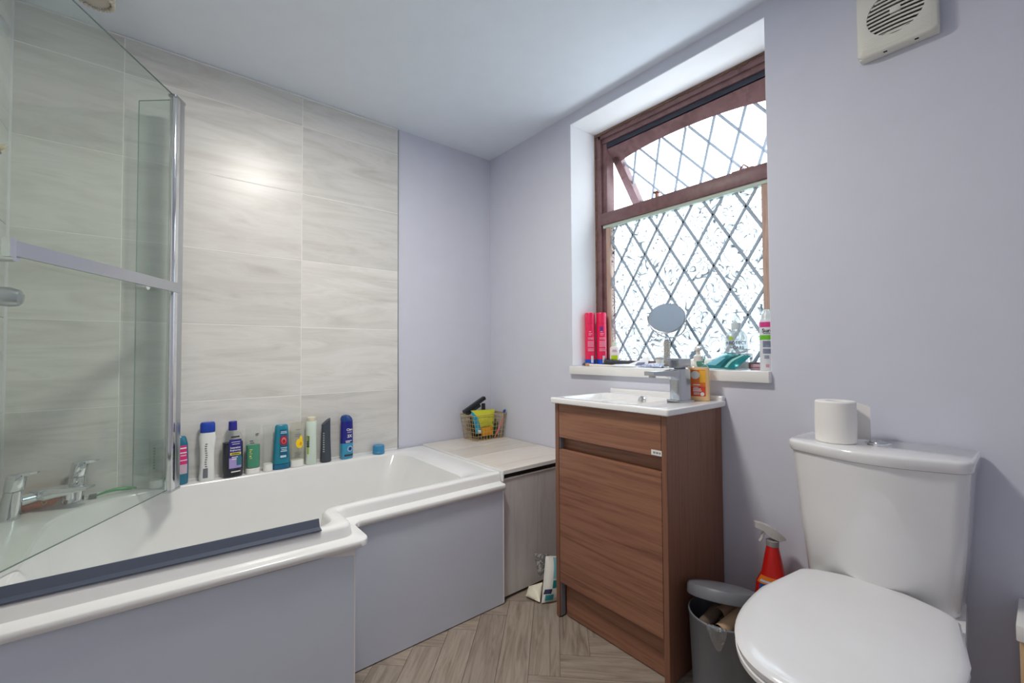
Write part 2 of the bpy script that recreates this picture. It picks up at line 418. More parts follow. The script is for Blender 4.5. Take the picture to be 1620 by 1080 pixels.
# ------------------------------------------------------------------ window
win = thing('window_1', None, None, (.18, -1.095, WZ0)); win['kind'] = 'structure'
FX = .18
MB().box((FX, WY1-.040, WZ0+.03), (FX+.075, WY1, WZ1), bevel=.004).box((FX+.012, WY1-.068, WZ0+.03), (FX+.07, WY1-.036, 1.70), bevel=.003).box((FX+.012, WY1-.068, 1.66), (FX+.07, WY1-.036, WZ1-.04), bevel=.003).build('jamb', frame_m, win)
MB().box((FX, WY0, WZ0+.03), (FX+.075, WY0+.040, WZ1), bevel=.004).box((FX+.012, WY0+.036, WZ0+.03), (FX+.07, WY0+.052, WZ1-.04), bevel=.003).build('jamb', frame_m, win)
hd = MB()
hd.box((FX, WY0+.02, WZ1-.036), (FX+.075, WY1-.02, WZ1), bevel=.004).box((FX+.008, WY0+.04, WZ1-.060), (FX+.07, WY1-.04, WZ1-.030), bevel=.003).build('head_rail', frame_m, win)
MB().box((FX+.016, WY0+.05, WZ1-.083), (FX+.060, WY1-.060, WZ1-.055)).build('gap_shadow_strip', mat('navy_gap_shadow', lin(40, 46, 62), .6), win, smooth=False)  # added dark strip closing the gap above the sash, gap shadow as its colour
# ragged edge of bare timber along the top and jamb
rg = MB()
def ragged(p0, p1, nrm, n, amp):
    p0, p1, nrm = Vector(p0), Vector(p1), Vector(nrm)
    for i in range(n):
        a = p0.lerp(p1, i/n); b = p0.lerp(p1, (i+1)/n); h0 = amp*(.4+random.random()*.6); h1 = amp*(.4+random.random()*.6)
        rg.hexa([a+Vector((-.003, 0, 0)), b+Vector((-.003, 0, 0)), b+Vector((.004, 0, 0)), a+Vector((.004, 0, 0)),
                 a+nrm*h0+Vector((-.003, 0, 0)), b+nrm*h1+Vector((-.003, 0, 0)), b+nrm*h1+Vector((.004, 0, 0)), a+nrm*h0+Vector((.004, 0, 0))])
ragged((FX, WY0+.01, WZ1-.002), (FX, WY1-.01, WZ1-.002), (0, 0, -1), 60, .016)
ragged((FX, WY1-.002, WZ0+.05), (FX, WY1-.002, WZ1-.01), (0, -1, 0), 60, .011)
rg.build('worn_edge', bare_m, win, smooth=False)
MB().box((FX-.012, WY0+.04, 1.632), (FX+.07, WY1-.038, 1.692), bevel=.006).build('transom', frame_m, win)
MB().box((FX-.002, WY0+.05, 1.617), (FX+.03, WY1-.05, 1.633), bevel=.003).build('transom_bead', mat('pale_green_bead', lin(186, 198, 186), .5), win)
MB().box((FX+.002, WY1-.090, WZ0+.03), (FX+.03, WY1-.066, 1.62), bevel=.003).build('glazing_bead', bead_m, win)
MB().box((FX+.002, WY0+.066, WZ0+.03), (FX+.03, WY0+.090, 1.62), bevel=.003).build('glazing_bead', bead_m, win)
MB().box((FX, WY0+.04, WZ0+.036), (FX+.07, WY1-.04, WZ0+.062), bevel=.003).build('bottom_rail', frame_m, win)
PX = FX+.015
py0, py1, pz0, pz1 = WY0+.088, WY1-.088, WZ0+.06, 1.619
MB().box((PX, py0, pz0), (PX+.004, py1, pz1)).build('pane', rose_g, win, smooth=False)
# lead lattice
def clip_seg(a, b, lo, hi):
    t0, t1 = 0., 1.
    for k in range(2):
        d = b[k]-a[k]
        if abs(d) < 1e-9:
            if a[k] < lo[k] or a[k] > hi[k]: return None
            continue
        ta, tb = (lo[k]-a[k])/d, (hi[k]-a[k])/d
        if ta > tb: ta, tb = tb, ta
        t0, t1 = max(t0, ta), min(t1, tb)
    if t1-t0 < 1e-3: return None
    return [(a[k]+(b[k]-a[k])*t0, a[k]+(b[k]-a[k])*t1) for k in range(2)]
def lattice(c0, hy, hz, lo, hi, put, k0=-16, k1=17):
    for sg in (1, -1):
        for k in range(k0, k1):
            a = (c0[0]-4*hy, c0[1] + 2*hz*k - sg*4*hz); b = (c0[0]+4*hy, c0[1] + 2*hz*k + sg*4*hz)
            a = (c0[0]-14*hy, c0[1] + 2*hz*k - sg*14*hz); b = (c0[0]+14*hy, c0[1] + 2*hz*k + sg*14*hz)
            s_ = clip_seg(a, b, lo, hi)
            if s_: put((s_[0][0], s_[1][0]), (s_[0][1], s_[1][1]))
def strip_on(parent, to3, nrm, m=lead, wd=.0130, th=.0035):
    def put(a, b):
        A, B = Vector(to3(*a)), Vector(to3(*b)); d = (B-A)
        if d.length < .015: return
        N = Vector(nrm); t = d.normalized().cross(N)*wd/2; up = N*th
        MB().hexa([A-t, B-t, B+t, A+t, A-t*.6+up, B-t*.6+up, B+t*.6+up, A+t*.6+up]).build('lead_strip', m, parent, smooth=False)
    return put
lattice((-.8085, 1.4510), .0640, .1040, (py0, pz0), (py1, pz1), strip_on(win, lambda y, z: (PX, y, z), (-1, 0, 0)))
# top-hung sash, pushed open outwards
SA = R(41); sP = Vector((FX+.028, 0, 2.030)); sd = Vector((math.sin(SA), 0, -math.cos(SA))); sn = Vector((-math.cos(SA), 0, -math.sin(SA)))
def s3(y, s, t=0): return tuple(sP + Vector((0, y, 0)) + sd*s + sn*t)
SY0, SY1, SL = WY0+.046, WY1-.072, .375
def slab(poly, t0, t1): return MB().loft([[s3(y, s, t0) for y, s in poly], [s3(y, s, t1) for y, s in poly]])
arch = [(SY1 - (SY1-SY0)*i/24, .052 + .036*abs(2*i/24-1)**2.2) for i in range(25)]
sash = slab([(SY0, 0), (SY1, 0)] + arch, -.02, .018).build('sash', frame_m, win)
def spart(name, poly, t0=-.02, t1=.018, m=frame_m): return slab(poly, t0, t1).build(name, m, sash)
spart('stile', [(SY1-.042, .05), (SY1, .05), (SY1, SL), (SY1-.042, SL)])
spart('stile', [(SY0, .05), (SY0+.042, .05), (SY0+.042, SL), (SY0, SL)])
spart('rail', [(SY0+.04, SL-.042), (SY1-.04, SL-.042), (SY1-.04, SL), (SY0+.04, SL)])
spart('pane', [(SY0+.02, .045), (SY1-.02, .045), (SY1-.02, SL-.02), (SY0+.02, SL-.02)], -.002, .002, pane_g)
def sput(a, b):
    strip_on(sash, lambda y, s: s3(y, s, .002), sn)(a, b)
lattice((-.9335, .1545), .0640, .1080, (SY0+.042, .056), (SY1-.042, SL-.04), sput)
# latch stay and catch on the transom
MB().box((FX-.004, -1.015, 1.690), (FX+.012, -1.005, 1.715), bevel=.002).box((FX-.006, -1.02, 1.712), (FX+.014, -.995, 1.720), bevel=.002).build('stay_pin', mat('worn_brass', lin(140, 96, 84), .5, metal=.6), win)
MB().box((FX-.004, -1.42, 1.690), (FX+.014, -1.34, 1.697), bevel=.002).tube([(FX, -1.40, 1.698), (FX-.002, -1.385, 1.712), (FX, -1.37, 1.698)], .003).build('stay_catch', MATS['worn_brass'], win)
# window board
MB().box((-.022, WY0, WZ0), (FX+.01, WY1, .9345), bevel=.003).build('window_sill', gloss_w, win)

# ================================================================== BATH
bath = thing('bathtub', 'white L-shaped acrylic shower bath along the tiled wall with front panels', 'bathtub', (-1.2, -.4, 0))
def bath_loop(z, d, back=-.0145, left=XL+.002, right=-.460, r=(.004, .004, .004, .03, .035, .004), seg=8, ins=0):
    yn, xs, yw, yl = -.685-d, -1.105+d, -.835-d, -.800-d
    pts = [(left, back, r[0]), (right, back, r[1]), (right, yn, r[2]), (xs, yn, r[3]), (xs, yw, r[4]), (left, yl, r[5])]
    return [(x, y, z) for x, y in rpoly(pts, seg)]
ri = (.24, .09, .07, .05, .05, .09)
rings = [bath_loop(.455, .034), bath_loop(.457, .036), bath_loop(.472, .036), bath_loop(.4755, .033), bath_loop(.4775, .008), bath_loop(.481, .002, r=(.004, .004, .004, .032, .032, .004)),
         bath_loop(.506, -.001), bath_loop(.512, -.004), bath_loop(.515, -.010),
         bath_loop(.515, -.036, -.060, XL+.13, -.510, ri), bath_loop(.5125, -.041, -.0635, XL+.135, -.550, ri), bath_loop(.503, -.045, -.066, XL+.139, -.592, ri),
         bath_loop(.34, -.060, -.080, XL+.16, -.66, ri), bath_loop(.20, -.075, -.098, XL+.19, -.74, ri), bath_loop(.15, -.095, -.12, XL+.22, -.79, ri), bath_loop(.13, -.13, -.16, XL+.27, -.84, ri)]
MB().loft(rings, 0, False, True).build('tub', acrylic, bath, angle=50)
# panels below the lip
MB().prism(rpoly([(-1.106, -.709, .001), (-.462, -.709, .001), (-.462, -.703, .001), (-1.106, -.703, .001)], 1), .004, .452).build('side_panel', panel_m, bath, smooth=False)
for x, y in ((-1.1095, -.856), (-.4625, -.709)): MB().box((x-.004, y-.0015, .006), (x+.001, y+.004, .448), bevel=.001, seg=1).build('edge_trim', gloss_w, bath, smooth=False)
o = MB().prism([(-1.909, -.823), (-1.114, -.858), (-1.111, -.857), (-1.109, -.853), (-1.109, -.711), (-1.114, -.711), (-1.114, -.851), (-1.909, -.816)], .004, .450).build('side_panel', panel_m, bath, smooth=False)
MB().hexa([(-1.20, -.8590, .4525), (-1.112, -.8625, .436), (-1.112, -.8595, .436), (-1.20, -.8555, .4525), (-1.20, -.8590, .4535), (-1.112, -.8625, .4535), (-1.112, -.8595, .4535), (-1.20, -.8555, .4535)]).build('sealing_tape', gloss_w, bath, smooth=False)
# dark rubber seal on the rim
def along(t, d, z): return (-1.915 + t*(.722), -.768-d - t*.036, z)
mb = MB()
prof = [(.030, .5155), (.030, .5185), (.012, .5215), (.003, .541), (.000, .541), (.004, .519), (.004, .5155)]
mb.loft([[along(0, d, z) for d, z in prof], [along(1, d, z) for d, z in prof]])
so = mb.build('seal_strip', seal_m, bath, smooth=False); so['label'] = 'dark grey rubber seal strip'
# waste water rim details: overflow on the foot slope
MB().cyl((-.71, -.35, .36), (-.700, -.35, .37), .004, n=8).build('screw_cap', chrome, bath)

# ledge at the foot of the bath
sh = thing('tiled_shelf', 'beige tiled box shelf filling the corner at the foot of the bath', 'shelf', (-.23, -.35, 0))
MB().box((-.452, -.678, .004), (-.006, -.008, .505)).build('core', mat('grey_board', lin(120, 116, 114), .9), sh, smooth=False)
ys = [-.008, -.232, -.420, -.699]
for j in range(3):
    MB().box((-.456, ys[j+1]+.0016, .507), (-.004, ys[j]-.0016, .522), bevel=.0008, seg=1).build('tile', shelf_tile, sh, smooth=False)
MB().box((-.4555, -.6975, .5065), (-.0045, -.009, .5213)).build('grout_bed', grout, sh, smooth=False)
for a, b in ((-.450, -.2575), (-.2555, -.006)):
    MB().box((a, -.690, .012), (b, -.679, .482), bevel=.0008, seg=1).build('tile', front_tile, sh, smooth=False)
MB().box((-.452, -.693, .482), (-.006, -.678, .4865), bevel=.001, seg=1).build('edge_trim', mat('cream_trim', lin(214, 206, 196), .4), sh, smooth=False)
MB().box((-.452, -.684, .4865), (-.006, -.676, .507)).build('adhesive_gap', dark, sh, smooth=False)
MB().box((-.4585, -.700, .478), (-.4525, -.02, .5225), bevel=.002).build('sealant_bead', sealant, sh)

# ================================================================== SHOWER SCREEN
E0 = Vector((-1.510, -.157, 0)); sdv = Vector((-.509, -.861, 0)).normalized(); snv = Vector((.861, -.509, 0)).normalized()
scr = thing('shower_screen', 'hinged clear glass bath screen with chrome edge post and rail, swung in over the bath', 'shower screen', (E0.x, E0.y, .53))
def scbox(mb, s0, s1, t0, t1, z0, z1, mi=0):
    P = lambda s, t, z: tuple(E0 + sdv*s + snv*t + Vector((0, 0, z)))
    return mb.hexa([P(s0, t0, z0), P(s1, t0, z0), P(s1, t1, z0), P(s0, t1, z0), P(s0, t0, z1), P(s1, t0, z1), P(s1, t1, z1), P(s0, t1, z1)], mi)
scbox(MB(), .012, .790, -.002, .002, .532, 1.920).build('glass_panel', screen_g, scr, smooth=False)
for z in (1.9185, .5310):
    m_ = MB(); scbox(m_, .012, .79, -.0021, .0021, z, z+.0015); m_.build('glass_edge', edge_g, scr, smooth=False)
# post: rounded profile facing the room plus a flat flange
pr = rpoly([(-.016, -.012, .004), (.006, -.012, .004), (.013, 0, .006), (.006, .012, .004), (-.016, .012, .004)], 5)
def post(poly, z0, z1): return MB().loft([[tuple(E0 - sdv*(-a) + snv*b + Vector((0, 0, z))) for a, b in poly] for z in (z0, z1)])
post(pr, .528, 1.912).build('edge_post', chrome, scr)
post(rpoly([(-.046, -.002, .002), (-.014, -.011, .002), (-.014, .011, .002), (-.046, .010, .002)], 3), .528, 1.912).build('post_flange', alu, scr)
post(rpoly([(-.048, -.004, .003), (-.014, -.013, .003), (.014, -.013, .005), (.014, .013, .005), (-.048, .012, .003)], 4), 1.912, 1.920).build('post_cap', chrome_d, scr)
post(rpoly([(-.048, -.004, .003), (-.014, -.013, .003), (.014, -.013, .005), (.014, .013, .005), (-.048, .012, .003)], 4), .522, .529).build('post_cap', chrome_d, scr)
# towel rail
rl = MB(); scbox(rl, .022, .622, .030, .040, 1.214, 1.247); rail = rl.build('towel_rail', alu, scr, smooth=False)
ec = MB(); scbox(ec, .612, .626, .026, .042, 1.210, 1.250); ec.build('end_cap', chrome, rail, smooth=False)
for s in (.175, .600):
    P = E0 + sdv*s + Vector((0, 0, 1.212)); MB().cyl(P + snv*.002, P + snv*.032, .009, n=14).build('standoff', chrome, scr)
# folded return fin of glass
F1 = Vector((-1.512, -.150, 0)); F2 = Vector((-1.607, -.066, 0)); fn = Vector(((F2-F1).y, -(F2-F1).x, 0)).normalized()*.0018
fb = MB()
fb.hexa([tuple(p + Vector((0, 0, z))) for z in (.532, 1.908) for p in (F1-fn, F2-fn, F2+fn, F1+fn)])
fb.build('fin_panel', fin_g, scr, smooth=False)
d_ = (F2-F1).normalized()*.0010
for zs_, q in (((.532, 1.908), (F2-fn, F2+d_-fn, F2+d_+fn, F2+fn)), ((1.908, 1.9094), (F1-fn, F2-fn, F2+fn, F1+fn)), ((.530, .532), (F1-fn, F2-fn, F2+fn, F1+fn))):
    MB().hexa([tuple(p + Vector((0, 0, z))) for z in zs_ for p in q]).build('glass_edge', mat('fin_edge_tint', lin(150, 168, 166), .3), scr, smooth=False)
# wall hinge profile (out of frame, holds the screen)
hp = E0 + sdv*.81
MB().box((XL+.001, hp.y-.02, .53), (hp.x+.008, hp.y+.02, 1.92), bevel=.003).build('wall_profile', alu, scr)

# ================================================================== BATH TAPS
tp = thing('bath_mixer_tap', 'chrome two-handled bath mixer tap on the corner of the bath rim', 'tap', (-1.81, -.11, .515))
T1 = Vector((-1.884, -.146, .5155)); T2 = Vector((-1.757, -.052, .5155))
LEAN = Vector((.020, -.006, 0))
def leaned(mb):
    mb.v = [(v[0]+LEAN.x*(v[2]-.515)/.13, v[1]+LEAN.y*(v[2]-.515)/.13, .5155+(v[2]-.5155)*1.13) for v in mb.v]; return mb
ax = (T2-T1).normalized(); nrm_t = Vector((ax.y, -ax.x, 0))
for T in (T1, T2):
    leaned(MB().lathe([(.027, 0), (.027, .004), (.0255, .008), (.021, .068), (.0205, .072)], T, 28)).build('pillar', chrome, tp)
    hnd = MB().lathe([(.0205, .0735), (.0225, .076), (.0225, .110), (.021, .115), (.010, .117)], T, 28)
    d = (nrm_t*.8 + ax*.7).normalized(); p = T + Vector((0, 0, .112)); t = Vector((0, 0, 1)).cross(d)
    hnd.loft([[tuple(p + d*a + t*b*wd + Vector((0, 0, c*th + a*.10))) for b, c in ((-1, -1), (1, -1), (1, 1), (-1, 1))] for a, wd, th in ((-.012, .016, .004), (.02, .014, .004), (.046, .007, .002))])
    leaned(hnd).build('handle', chrome, tp)
mb = MB()
mid = (T1+T2)/2 + Vector((0, 0, .046))
mb.tube([T1 + Vector((0, 0, .046)), mid, T2 + Vector((0, 0, .046))], .0165, 16); mb.build('bridge', chrome, tp)
sp = MB(); d = Vector((.908, -.42, 0)); dx = Vector((.42, .908, 0)); m2 = mid + Vector((0, 0, .006))
sp.loft([[tuple(m2 + d*a + dx*b*wd + Vector((0, 0, c*th + dz))) for b, c in rpoly([(-1, -1, .4), (1, -1, .4), (1, 1, .4), (-1, 1, .4)], 3)] for a, wd, th, dz in ((-.020, .026, .015, 0), (.02, .029, .019, 0), (.06, .026, .013, .003), (.125, .021, .004, .010))])
sp.build('spout', chrome, tp)
MB().cyl(m2 + d*.070 + Vector((0, 0, -.004)), m2 + d*.070 + Vector((0, 0, -.024)), .012, n=16).build('nozzle', chrome, tp)
# orange puff behind the taps
def blob(name, c, r, m, label, cat, sc=(1, 1, 1), amp=.25, seed=1, n=26):
    rnd = random.Random(seed); mb = MB(); mb.ball((0, 0, 0), 1, n)
    from mathutils import noise
    vs = []
    for v in mb.v:
        V = Vector(v); k = 1 + amp*noise.noise(V*2.3 + Vector((seed, 0, 0))) + amp*.5*noise.noise(V*6 + Vector((0, seed, 0)))
        V *= k; vs.append((c[0]+V.x*r*sc[0], c[1]+V.y*r*sc[1], c[2]+V.z*r*sc[2]))
    mb.v = vs; root = thing(name, label, cat, (c[0], c[1], min(v[2] for v in vs))); mb.build('body', m, root); return root
orange = mat('orange_mesh', lin(226, 130, 82), .9, spec=.1, bump=(300, .8))
pf = blob('bath_puff', (-1.845, -.070, .5405), .036, orange, 'orange bath puff tucked behind the chrome bath taps', 'sponge', (1.6, .85, .72), .35, 3)
MB().tube([(-1.820, -.090, .548), (-1.823, -.096, .540), (-1.819, -.098, .532), (-1.812, -.096, .535), (-1.812, -.092, .545)], .0018, 6).build('loop', mat('cream_cord', lin(226, 206, 178), .8), pf)
# green razor lying on the rim
rz = thing('razor', 'green-handled disposable razor lying on the bath rim beside the taps', 'razor', (-1.66, -.035, .516))
MB().tube([(-1.700, -.050, .5235), (-1.68, -.047, .530), (-1.655, -.043, .533), (-1.625, -.038, .530), (-1.598, -.034, .526)], [.003, .004, .0055, .006, .0045], 10).build('handle', mat('green_plastic', lin(40, 150, 80), .4), rz)
MB().box((-1.719, -.060, .517), (-1.700, -.036, .529), bevel=.002).build('razor_head', mat('grey_green', lin(96, 104, 100), .4), rz)

# shower fittings on the left wall, tips only in frame
sv = thing('shower_rail', 'chrome shower riser and head on the left wall behind the glass screen', 'shower', (XL, -.45, 1.1))
RX, RY = XL+.034, -.45
MB().cyl((RX, RY, 1.10), (RX, RY, 1.90), .0095, n=16).build('riser', chrome, sv)
for z in (1.125, 1.88): MB().cyl((XL+.0, RY, z), (RX+.004, RY, z), .014, n=16).build('bracket', chrome, sv)
mb = MB(); mb.lathe([(.002, 0), (.036, .002), (.040, .008), (.036, .018), (.014, .034)], (0, 0, 0), 28)
mb.xf(Matrix.Translation((XL+.041, RY-.012, 1.822)) @ Matrix.Rotation(R(30), 4, 'Y')); mb.build('shower_head', chrome_d, sv)
mb = MB(); mb.loft([[(a, b*wd, c*th) for b, c in rpoly([(-1, -1, .9), (1, -1, .9), (1, 1, .9), (-1, 1, .9)], 5)] for a, wd, th in ((-.01, .014, .016), (.02, .022, .023), (.055, .025, .025), (.072, .022, .021), (.079, .013, .012))])
mb.xf(Matrix.Translation((RX-.002, RY, 1.152)) @ Matrix.Rotation(R(5), 4, 'Y')); mb.build('valve_handle', chrome_d, sv)
br = thing('nail_brush', 'bristly beige brush perched at the far left on the shower rail', 'brush', (RX+.02, RY, 1.512))
MB().box((RX+.011, RY-.03, 1.512), (RX+.030, RY+.024, 1.519), bevel=.002).build('body', mat('beige_wood', lin(120, 104, 88), .6), br)
mb = MB()
for i in range(60):
    x, y = RX+.012+random.random()*.034, RY-.029+random.random()*.052; mb.cyl((min(x, RX+.028), y, 1.518), (x+random.uniform(-.002, .004), y+random.uniform(-.004, .004), 1.530), .0009, n=4)
bo = mb.build('bristles', mat('bristle', lin(214, 200, 168), .8), br, smooth=False); bo['kind'] = 'stuff'
# crystal ceiling light, only its lower edge in frame
cl = thing('ceiling_light', 'small beaded crystal ceiling light above the shower screen', 'ceiling light', (-1.705, -.325, H))
MB().lathe([(.052, H-.004), (.052, H-.012), (.040, H-.018)], (-1.705, -.325, 0), 28).build('ceiling_plate', chrome, cl)
MB().lathe([(.030, H-.018), (.034, 2.062), (.020, 2.056)], (-1.705, -.325, 0), 24).build('drum', mat('dull_crystal', lin(196, 188, 176), .25), cl)
mb = MB()
for k in range(9):
    for i in range(26):
        a = 2*PI*(i+.5*(k % 2))/26; mb.ball((-1.705+.042*math.cos(a), -.325+.042*math.sin(a), 2.060+.0098*k), .0055, 6)
bo = mb.build('beads', mat('crystal_bead', lin(206, 200, 186), .12, coat=.6), cl); bo['kind'] = 'stuff'
# ================================================================== VANITY UNIT
va = thing('vanity_unit', 'walnut-effect bathroom vanity cabinet with one door under the white basin', 'cabinet', (-.18, -1.134, 0))
VX, VY0, VY1, VZ = -.357, -1.3705, -.897, .806
MB().box((VX, VY1-.018, .004), (-.006, VY1, VZ), bevel=.0008, seg=1).build('side_panel', wood_v, va, smooth=False)
MB().box((VX, VY0, .004), (-.006, VY0+.018, VZ), bevel=.0008, seg=1).build('side_panel', wood_v, va, smooth=False)
MB().box((VX+.0005, VY1-.0195, .678), (VX+.019, VY0+.0195, VZ-.002), bevel=.0012, seg=1).build('drawer_front', wood_h, va, smooth=False)
dr = MB().box((VX+.0005, VY1-.0195, .134), (VX+.019, VY0+.0195, .6325), bevel=.0015, seg=2).build('door', wood_h, va, smooth=False)
MB().box((VX+.030, VY1-.019, .60), (VX+.046, VY0+.019, .70)).build('grip_rail', wood_h, va, smooth=False)
MB().box((VX+.028, VY1-.0275, .004), (VX+.044, VY0+.019, .135)).build('plinth', wood_h, va, smooth=False)
MB().box((VX+.046, VY1-.019, .118), (-.010, VY0+.019, .134)).build('base_board', wood_h, va, smooth=False)
MB().box((VX+.006, VY1-.021, .006), (VX+.027, VY1-.0182, .132)).build('lit_face_strip', mat('lit_face_grey', lin(128, 130, 138), .6), va, smooth=False)  # inner face of the side panel where lit, the light painted as grey
MB().box((VX+.006, VY1-.021, .634), (VX+.029, VY1-.0182, .677)).build('lit_face_strip', MATS['lit_face_grey'], va, smooth=False)
MB().box((VX-.0008, -1.3535, .6825), (VX+.0004, -1.3175, .6985)).build('sticker', white_pl, va, smooth=False)['label'] = 'small white printed sticker'
mb = MB()
for i, w_ in enumerate((.004, .0022, .004, .0022, .004)):
    mb.box((VX-.0011, -1.325-.0052*i-w_, .6875), (VX-.0008, -1.325-.0052*i, .6935))
mb.build('print', mat('grey_print', lin(112, 116, 130), .6), va, smooth=False)['kind'] = 'stuff'
for y in (VY1-.009, VY0+.009):
    MB().cyl((VX+.012, y, 0), (VX+.012, y, .006), .007, n=10).build('foot', black, va)

# basin
ba = thing('basin', 'white ceramic basin with raised back edge on the walnut vanity unit', 'basin', (-.18, -1.137, VZ))
bx0, bx1, by0, by1 = -.377, -.004, -1.388, -.888
def rect(x0, x1, y0, y1, z, r, seg=6): return [(x, y, z) for x, y in rpoly([(x0, y0, r), (x1, y0, r), (x1, y1, r), (x0, y1, r)], seg)]
zt = .8285
rings = [rect(bx0+.006, bx1, by0+.006, by1-.006, VZ+.0005, .006), rect(bx0+.001, bx1, by0+.001, by1-.001, VZ+.004, .008), rect(bx0, bx1, by0, by1, zt-.005, .009), rect(bx0+.0015, bx1, by0+.0015, by1-.0015, zt-.0012, .009), rect(bx0+.005, bx1, by0+.005, by1-.005, zt, .009),
         rect(bx0+.028, -.075, by0+.150, by1-.028, zt, .03), rect(bx0+.031, -.078, by0+.154, by1-.031, zt-.002, .03), rect(bx0+.040, -.086, by0+.168, by1-.040, zt-.03, .035), rect(bx0+.06, -.10, by0+.20, by1-.06, zt-.075, .05), rect(bx0+.10, -.13, by0+.26, by1-.10, zt-.090, .05)]
MB().loft(rings).build('bowl', ceramic, ba, angle=50)
MB().box((-.026, by0+.004, zt-.004), (-.002, by1-.012, zt+.0165), bevel=.005, seg=3).build('back_edge', ceramic, ba)
MB().lathe([(.013, 0), (.016, .0), (.016, .003), (.012, .005)], (-.0835, -1.100, zt-.016), 20, axis=(-1, 0, .35)).build('overflow_ring', chrome, ba)
MB().lathe([(.030, 0), (.030, .003), (.024, .006), (.010, .007)], (-.22, -1.09, zt-.0898), 24).build('waste_plug', chrome, ba)

tap_m = mat('tap_chrome', (.56, .58, .61, 1), .12, metal=1)
# basin tap
bt = thing('basin_tap', 'square chrome basin mixer tap with flat lever on the white basin', 'tap', (-.150, -1.298, zt))
def tapx(mb):
    return mb.xf(Matrix.Translation((-.150, -1.298, zt)) @ Matrix.Rotation(R(-14), 4, 'Z'))
tapx(MB().box((-.033, -.030, 0), (.033, .030, .007), bevel=.0015)).build('base_plate', tap_m, bt)
tapx(MB().loft([[(x, y, z) for x, y in rpoly([(-a, -b, .004), (c, -b, .004), (c, b, .004), (-a, b, .004)], 3)] for z, a, b, c in ((.007, .026, .024, .027), (.07, .0255, .0235, .027), (.098, .0265, .0235, .027), (.112, .0275, .0235, .027))])).build('body', tap_m, bt)
spn = MB()
spn.loft([[(x, y*1.0, z) for y, z in rpoly([(-.0225, z0, .003), (.0225, z0, .003), (.0225, z1, .003), (-.0225, z1, .003)], 3)] for x, z0, z1 in ((-.018, .070, .111), (-.034, .082, .110), (-.050, .0885, .1085), (-.138, .0925, .1065))])
tapx(spn).build('spout', tap_m, bt)
tapx(MB().cyl((-.124, 0, .093), (-.124, 0, .0855), .0115, n=18)).build('aerator', chrome_d, bt)
lv = MB()
lv.loft([[(x, y, z) for y, z in rpoly([(-.0235, z0, .002), (.0235, z0, .002), (.0235, z1, .002), (-.0235, z1, .002)], 2)] for x, z0, z1 in ((.027, .1225, .1475), (.0, .119, .1485), (-.026, .1165, .1495), (-.030, .1425, .1498), (-.092, .1465, .1510))])
tapx(lv).build('lever', tap_m, bt)
tapx(MB().cyl((0, 0, .110), (0, 0, .124), .019, n=24)).build('cartridge', mat('dark_chrome', (.2, .21, .23, 1), .3, metal=1), bt)

# soap dispenser beside the tap
def pump_top(root, c, z, m, scale=1.0, toward=-90):
    x, y = c; s = scale
    MB().lathe([(.0125*s, z), (.0125*s, z+.014*s), (.0075*s, z+.018*s), (.0055*s, z+.019*s), (.0055*s, z+.030*s)], (x, y, 0), 20).build('collar', m, root)
    d = Vector((math.cos(R(toward)), math.sin(R(toward)), 0)); t = Vector((-d.y, d.x, 0))
    hb = MB().lathe([(.006*s, z+.030*s), (.010*s, z+.031*s), (.0095*s, z+.040*s), (.006*s, z+.043*s)], (x, y, 0), 16)
    P0 = Vector((x, y, z+.037*s))
    hb.tube([P0, P0 + d*.018*s, P0 + d*.030*s + Vector((0, 0, -.003*s))], [.0055*s, .0045*s, .0035*s], 10)
    hb.build('pump_head', m, root)
soap = thing('soap_dispenser', 'orange-labelled cream hand soap pump bottle behind the basin tap', 'soap bottle', (-.068, -1.322, zt+.0))
B = Bottle((-.068, -1.322, zt+.0005), [(0, .034, .020, 3.2), (.003, .036, .022, 3.2), (.100, .036, .022, 3.2), (.116, .034, .021, 3), (.127, .024, .018, 2.5), (.132, .0125, .0125, 2), (.138, .0125, .0125, 2)], ang=-152)
B.mesh(z1=.116).build('bottle', mat('cream_soap', lin(246, 206, 150), .25, coat=.3), soap)
B.mesh(z0=.116).build('shoulder', clear_p, soap)
B.patch(.048, .016, .108, cx=-.003, off=.0006).build('label', mat('orange_label', lin(238, 118, 40), .4), soap)
B.patch(.048, .016, .050, cx=-.003, off=.0009, nz=3).build('label_foot', mat('red_label', lin(224, 74, 44), .4), soap)
B.patch(.020, .064, .106, cx=.012, off=.0010, nz=3).build('label_flower', mat('yellow_label', lin(250, 186, 54), .4), soap)
# oval badge
def disc_patch(B, cx, z, rx, rz, off=.0014, n=22):
    vs = [B.at(B.th(cx, z), z, off)]
    for i in range(n): a = 2*PI*i/n; vs.append(B.at(B.th(cx+rx*math.cos(a), z), z+rz*math.sin(a), off))
    return MB().add(vs, [(0, 1+i, 1+(i+1) % n) for i in range(n)])
disc_patch(B, -.012, .090, .015, .014).build('badge', white_pl, soap)
disc_patch(B, .010, .024, .0065, .0065).build('badge', white_pl, soap)
B.lines('print', [(-.008, .056, .024, .0035), (-.010, .047, .018, .0025), (-.007, .041, .026, .0035), (-.006, .035, .028, .0035), (-.008, .028, .020, .002), (-.008, .0235, .020, .002)], white_pl, soap)['kind'] = 'stuff'
pump_top(soap, (-.068, -1.322), zt+.138, mat('clear_white_pump', lin(230, 226, 220), .2, coat=.5), 1.25, toward=-150)

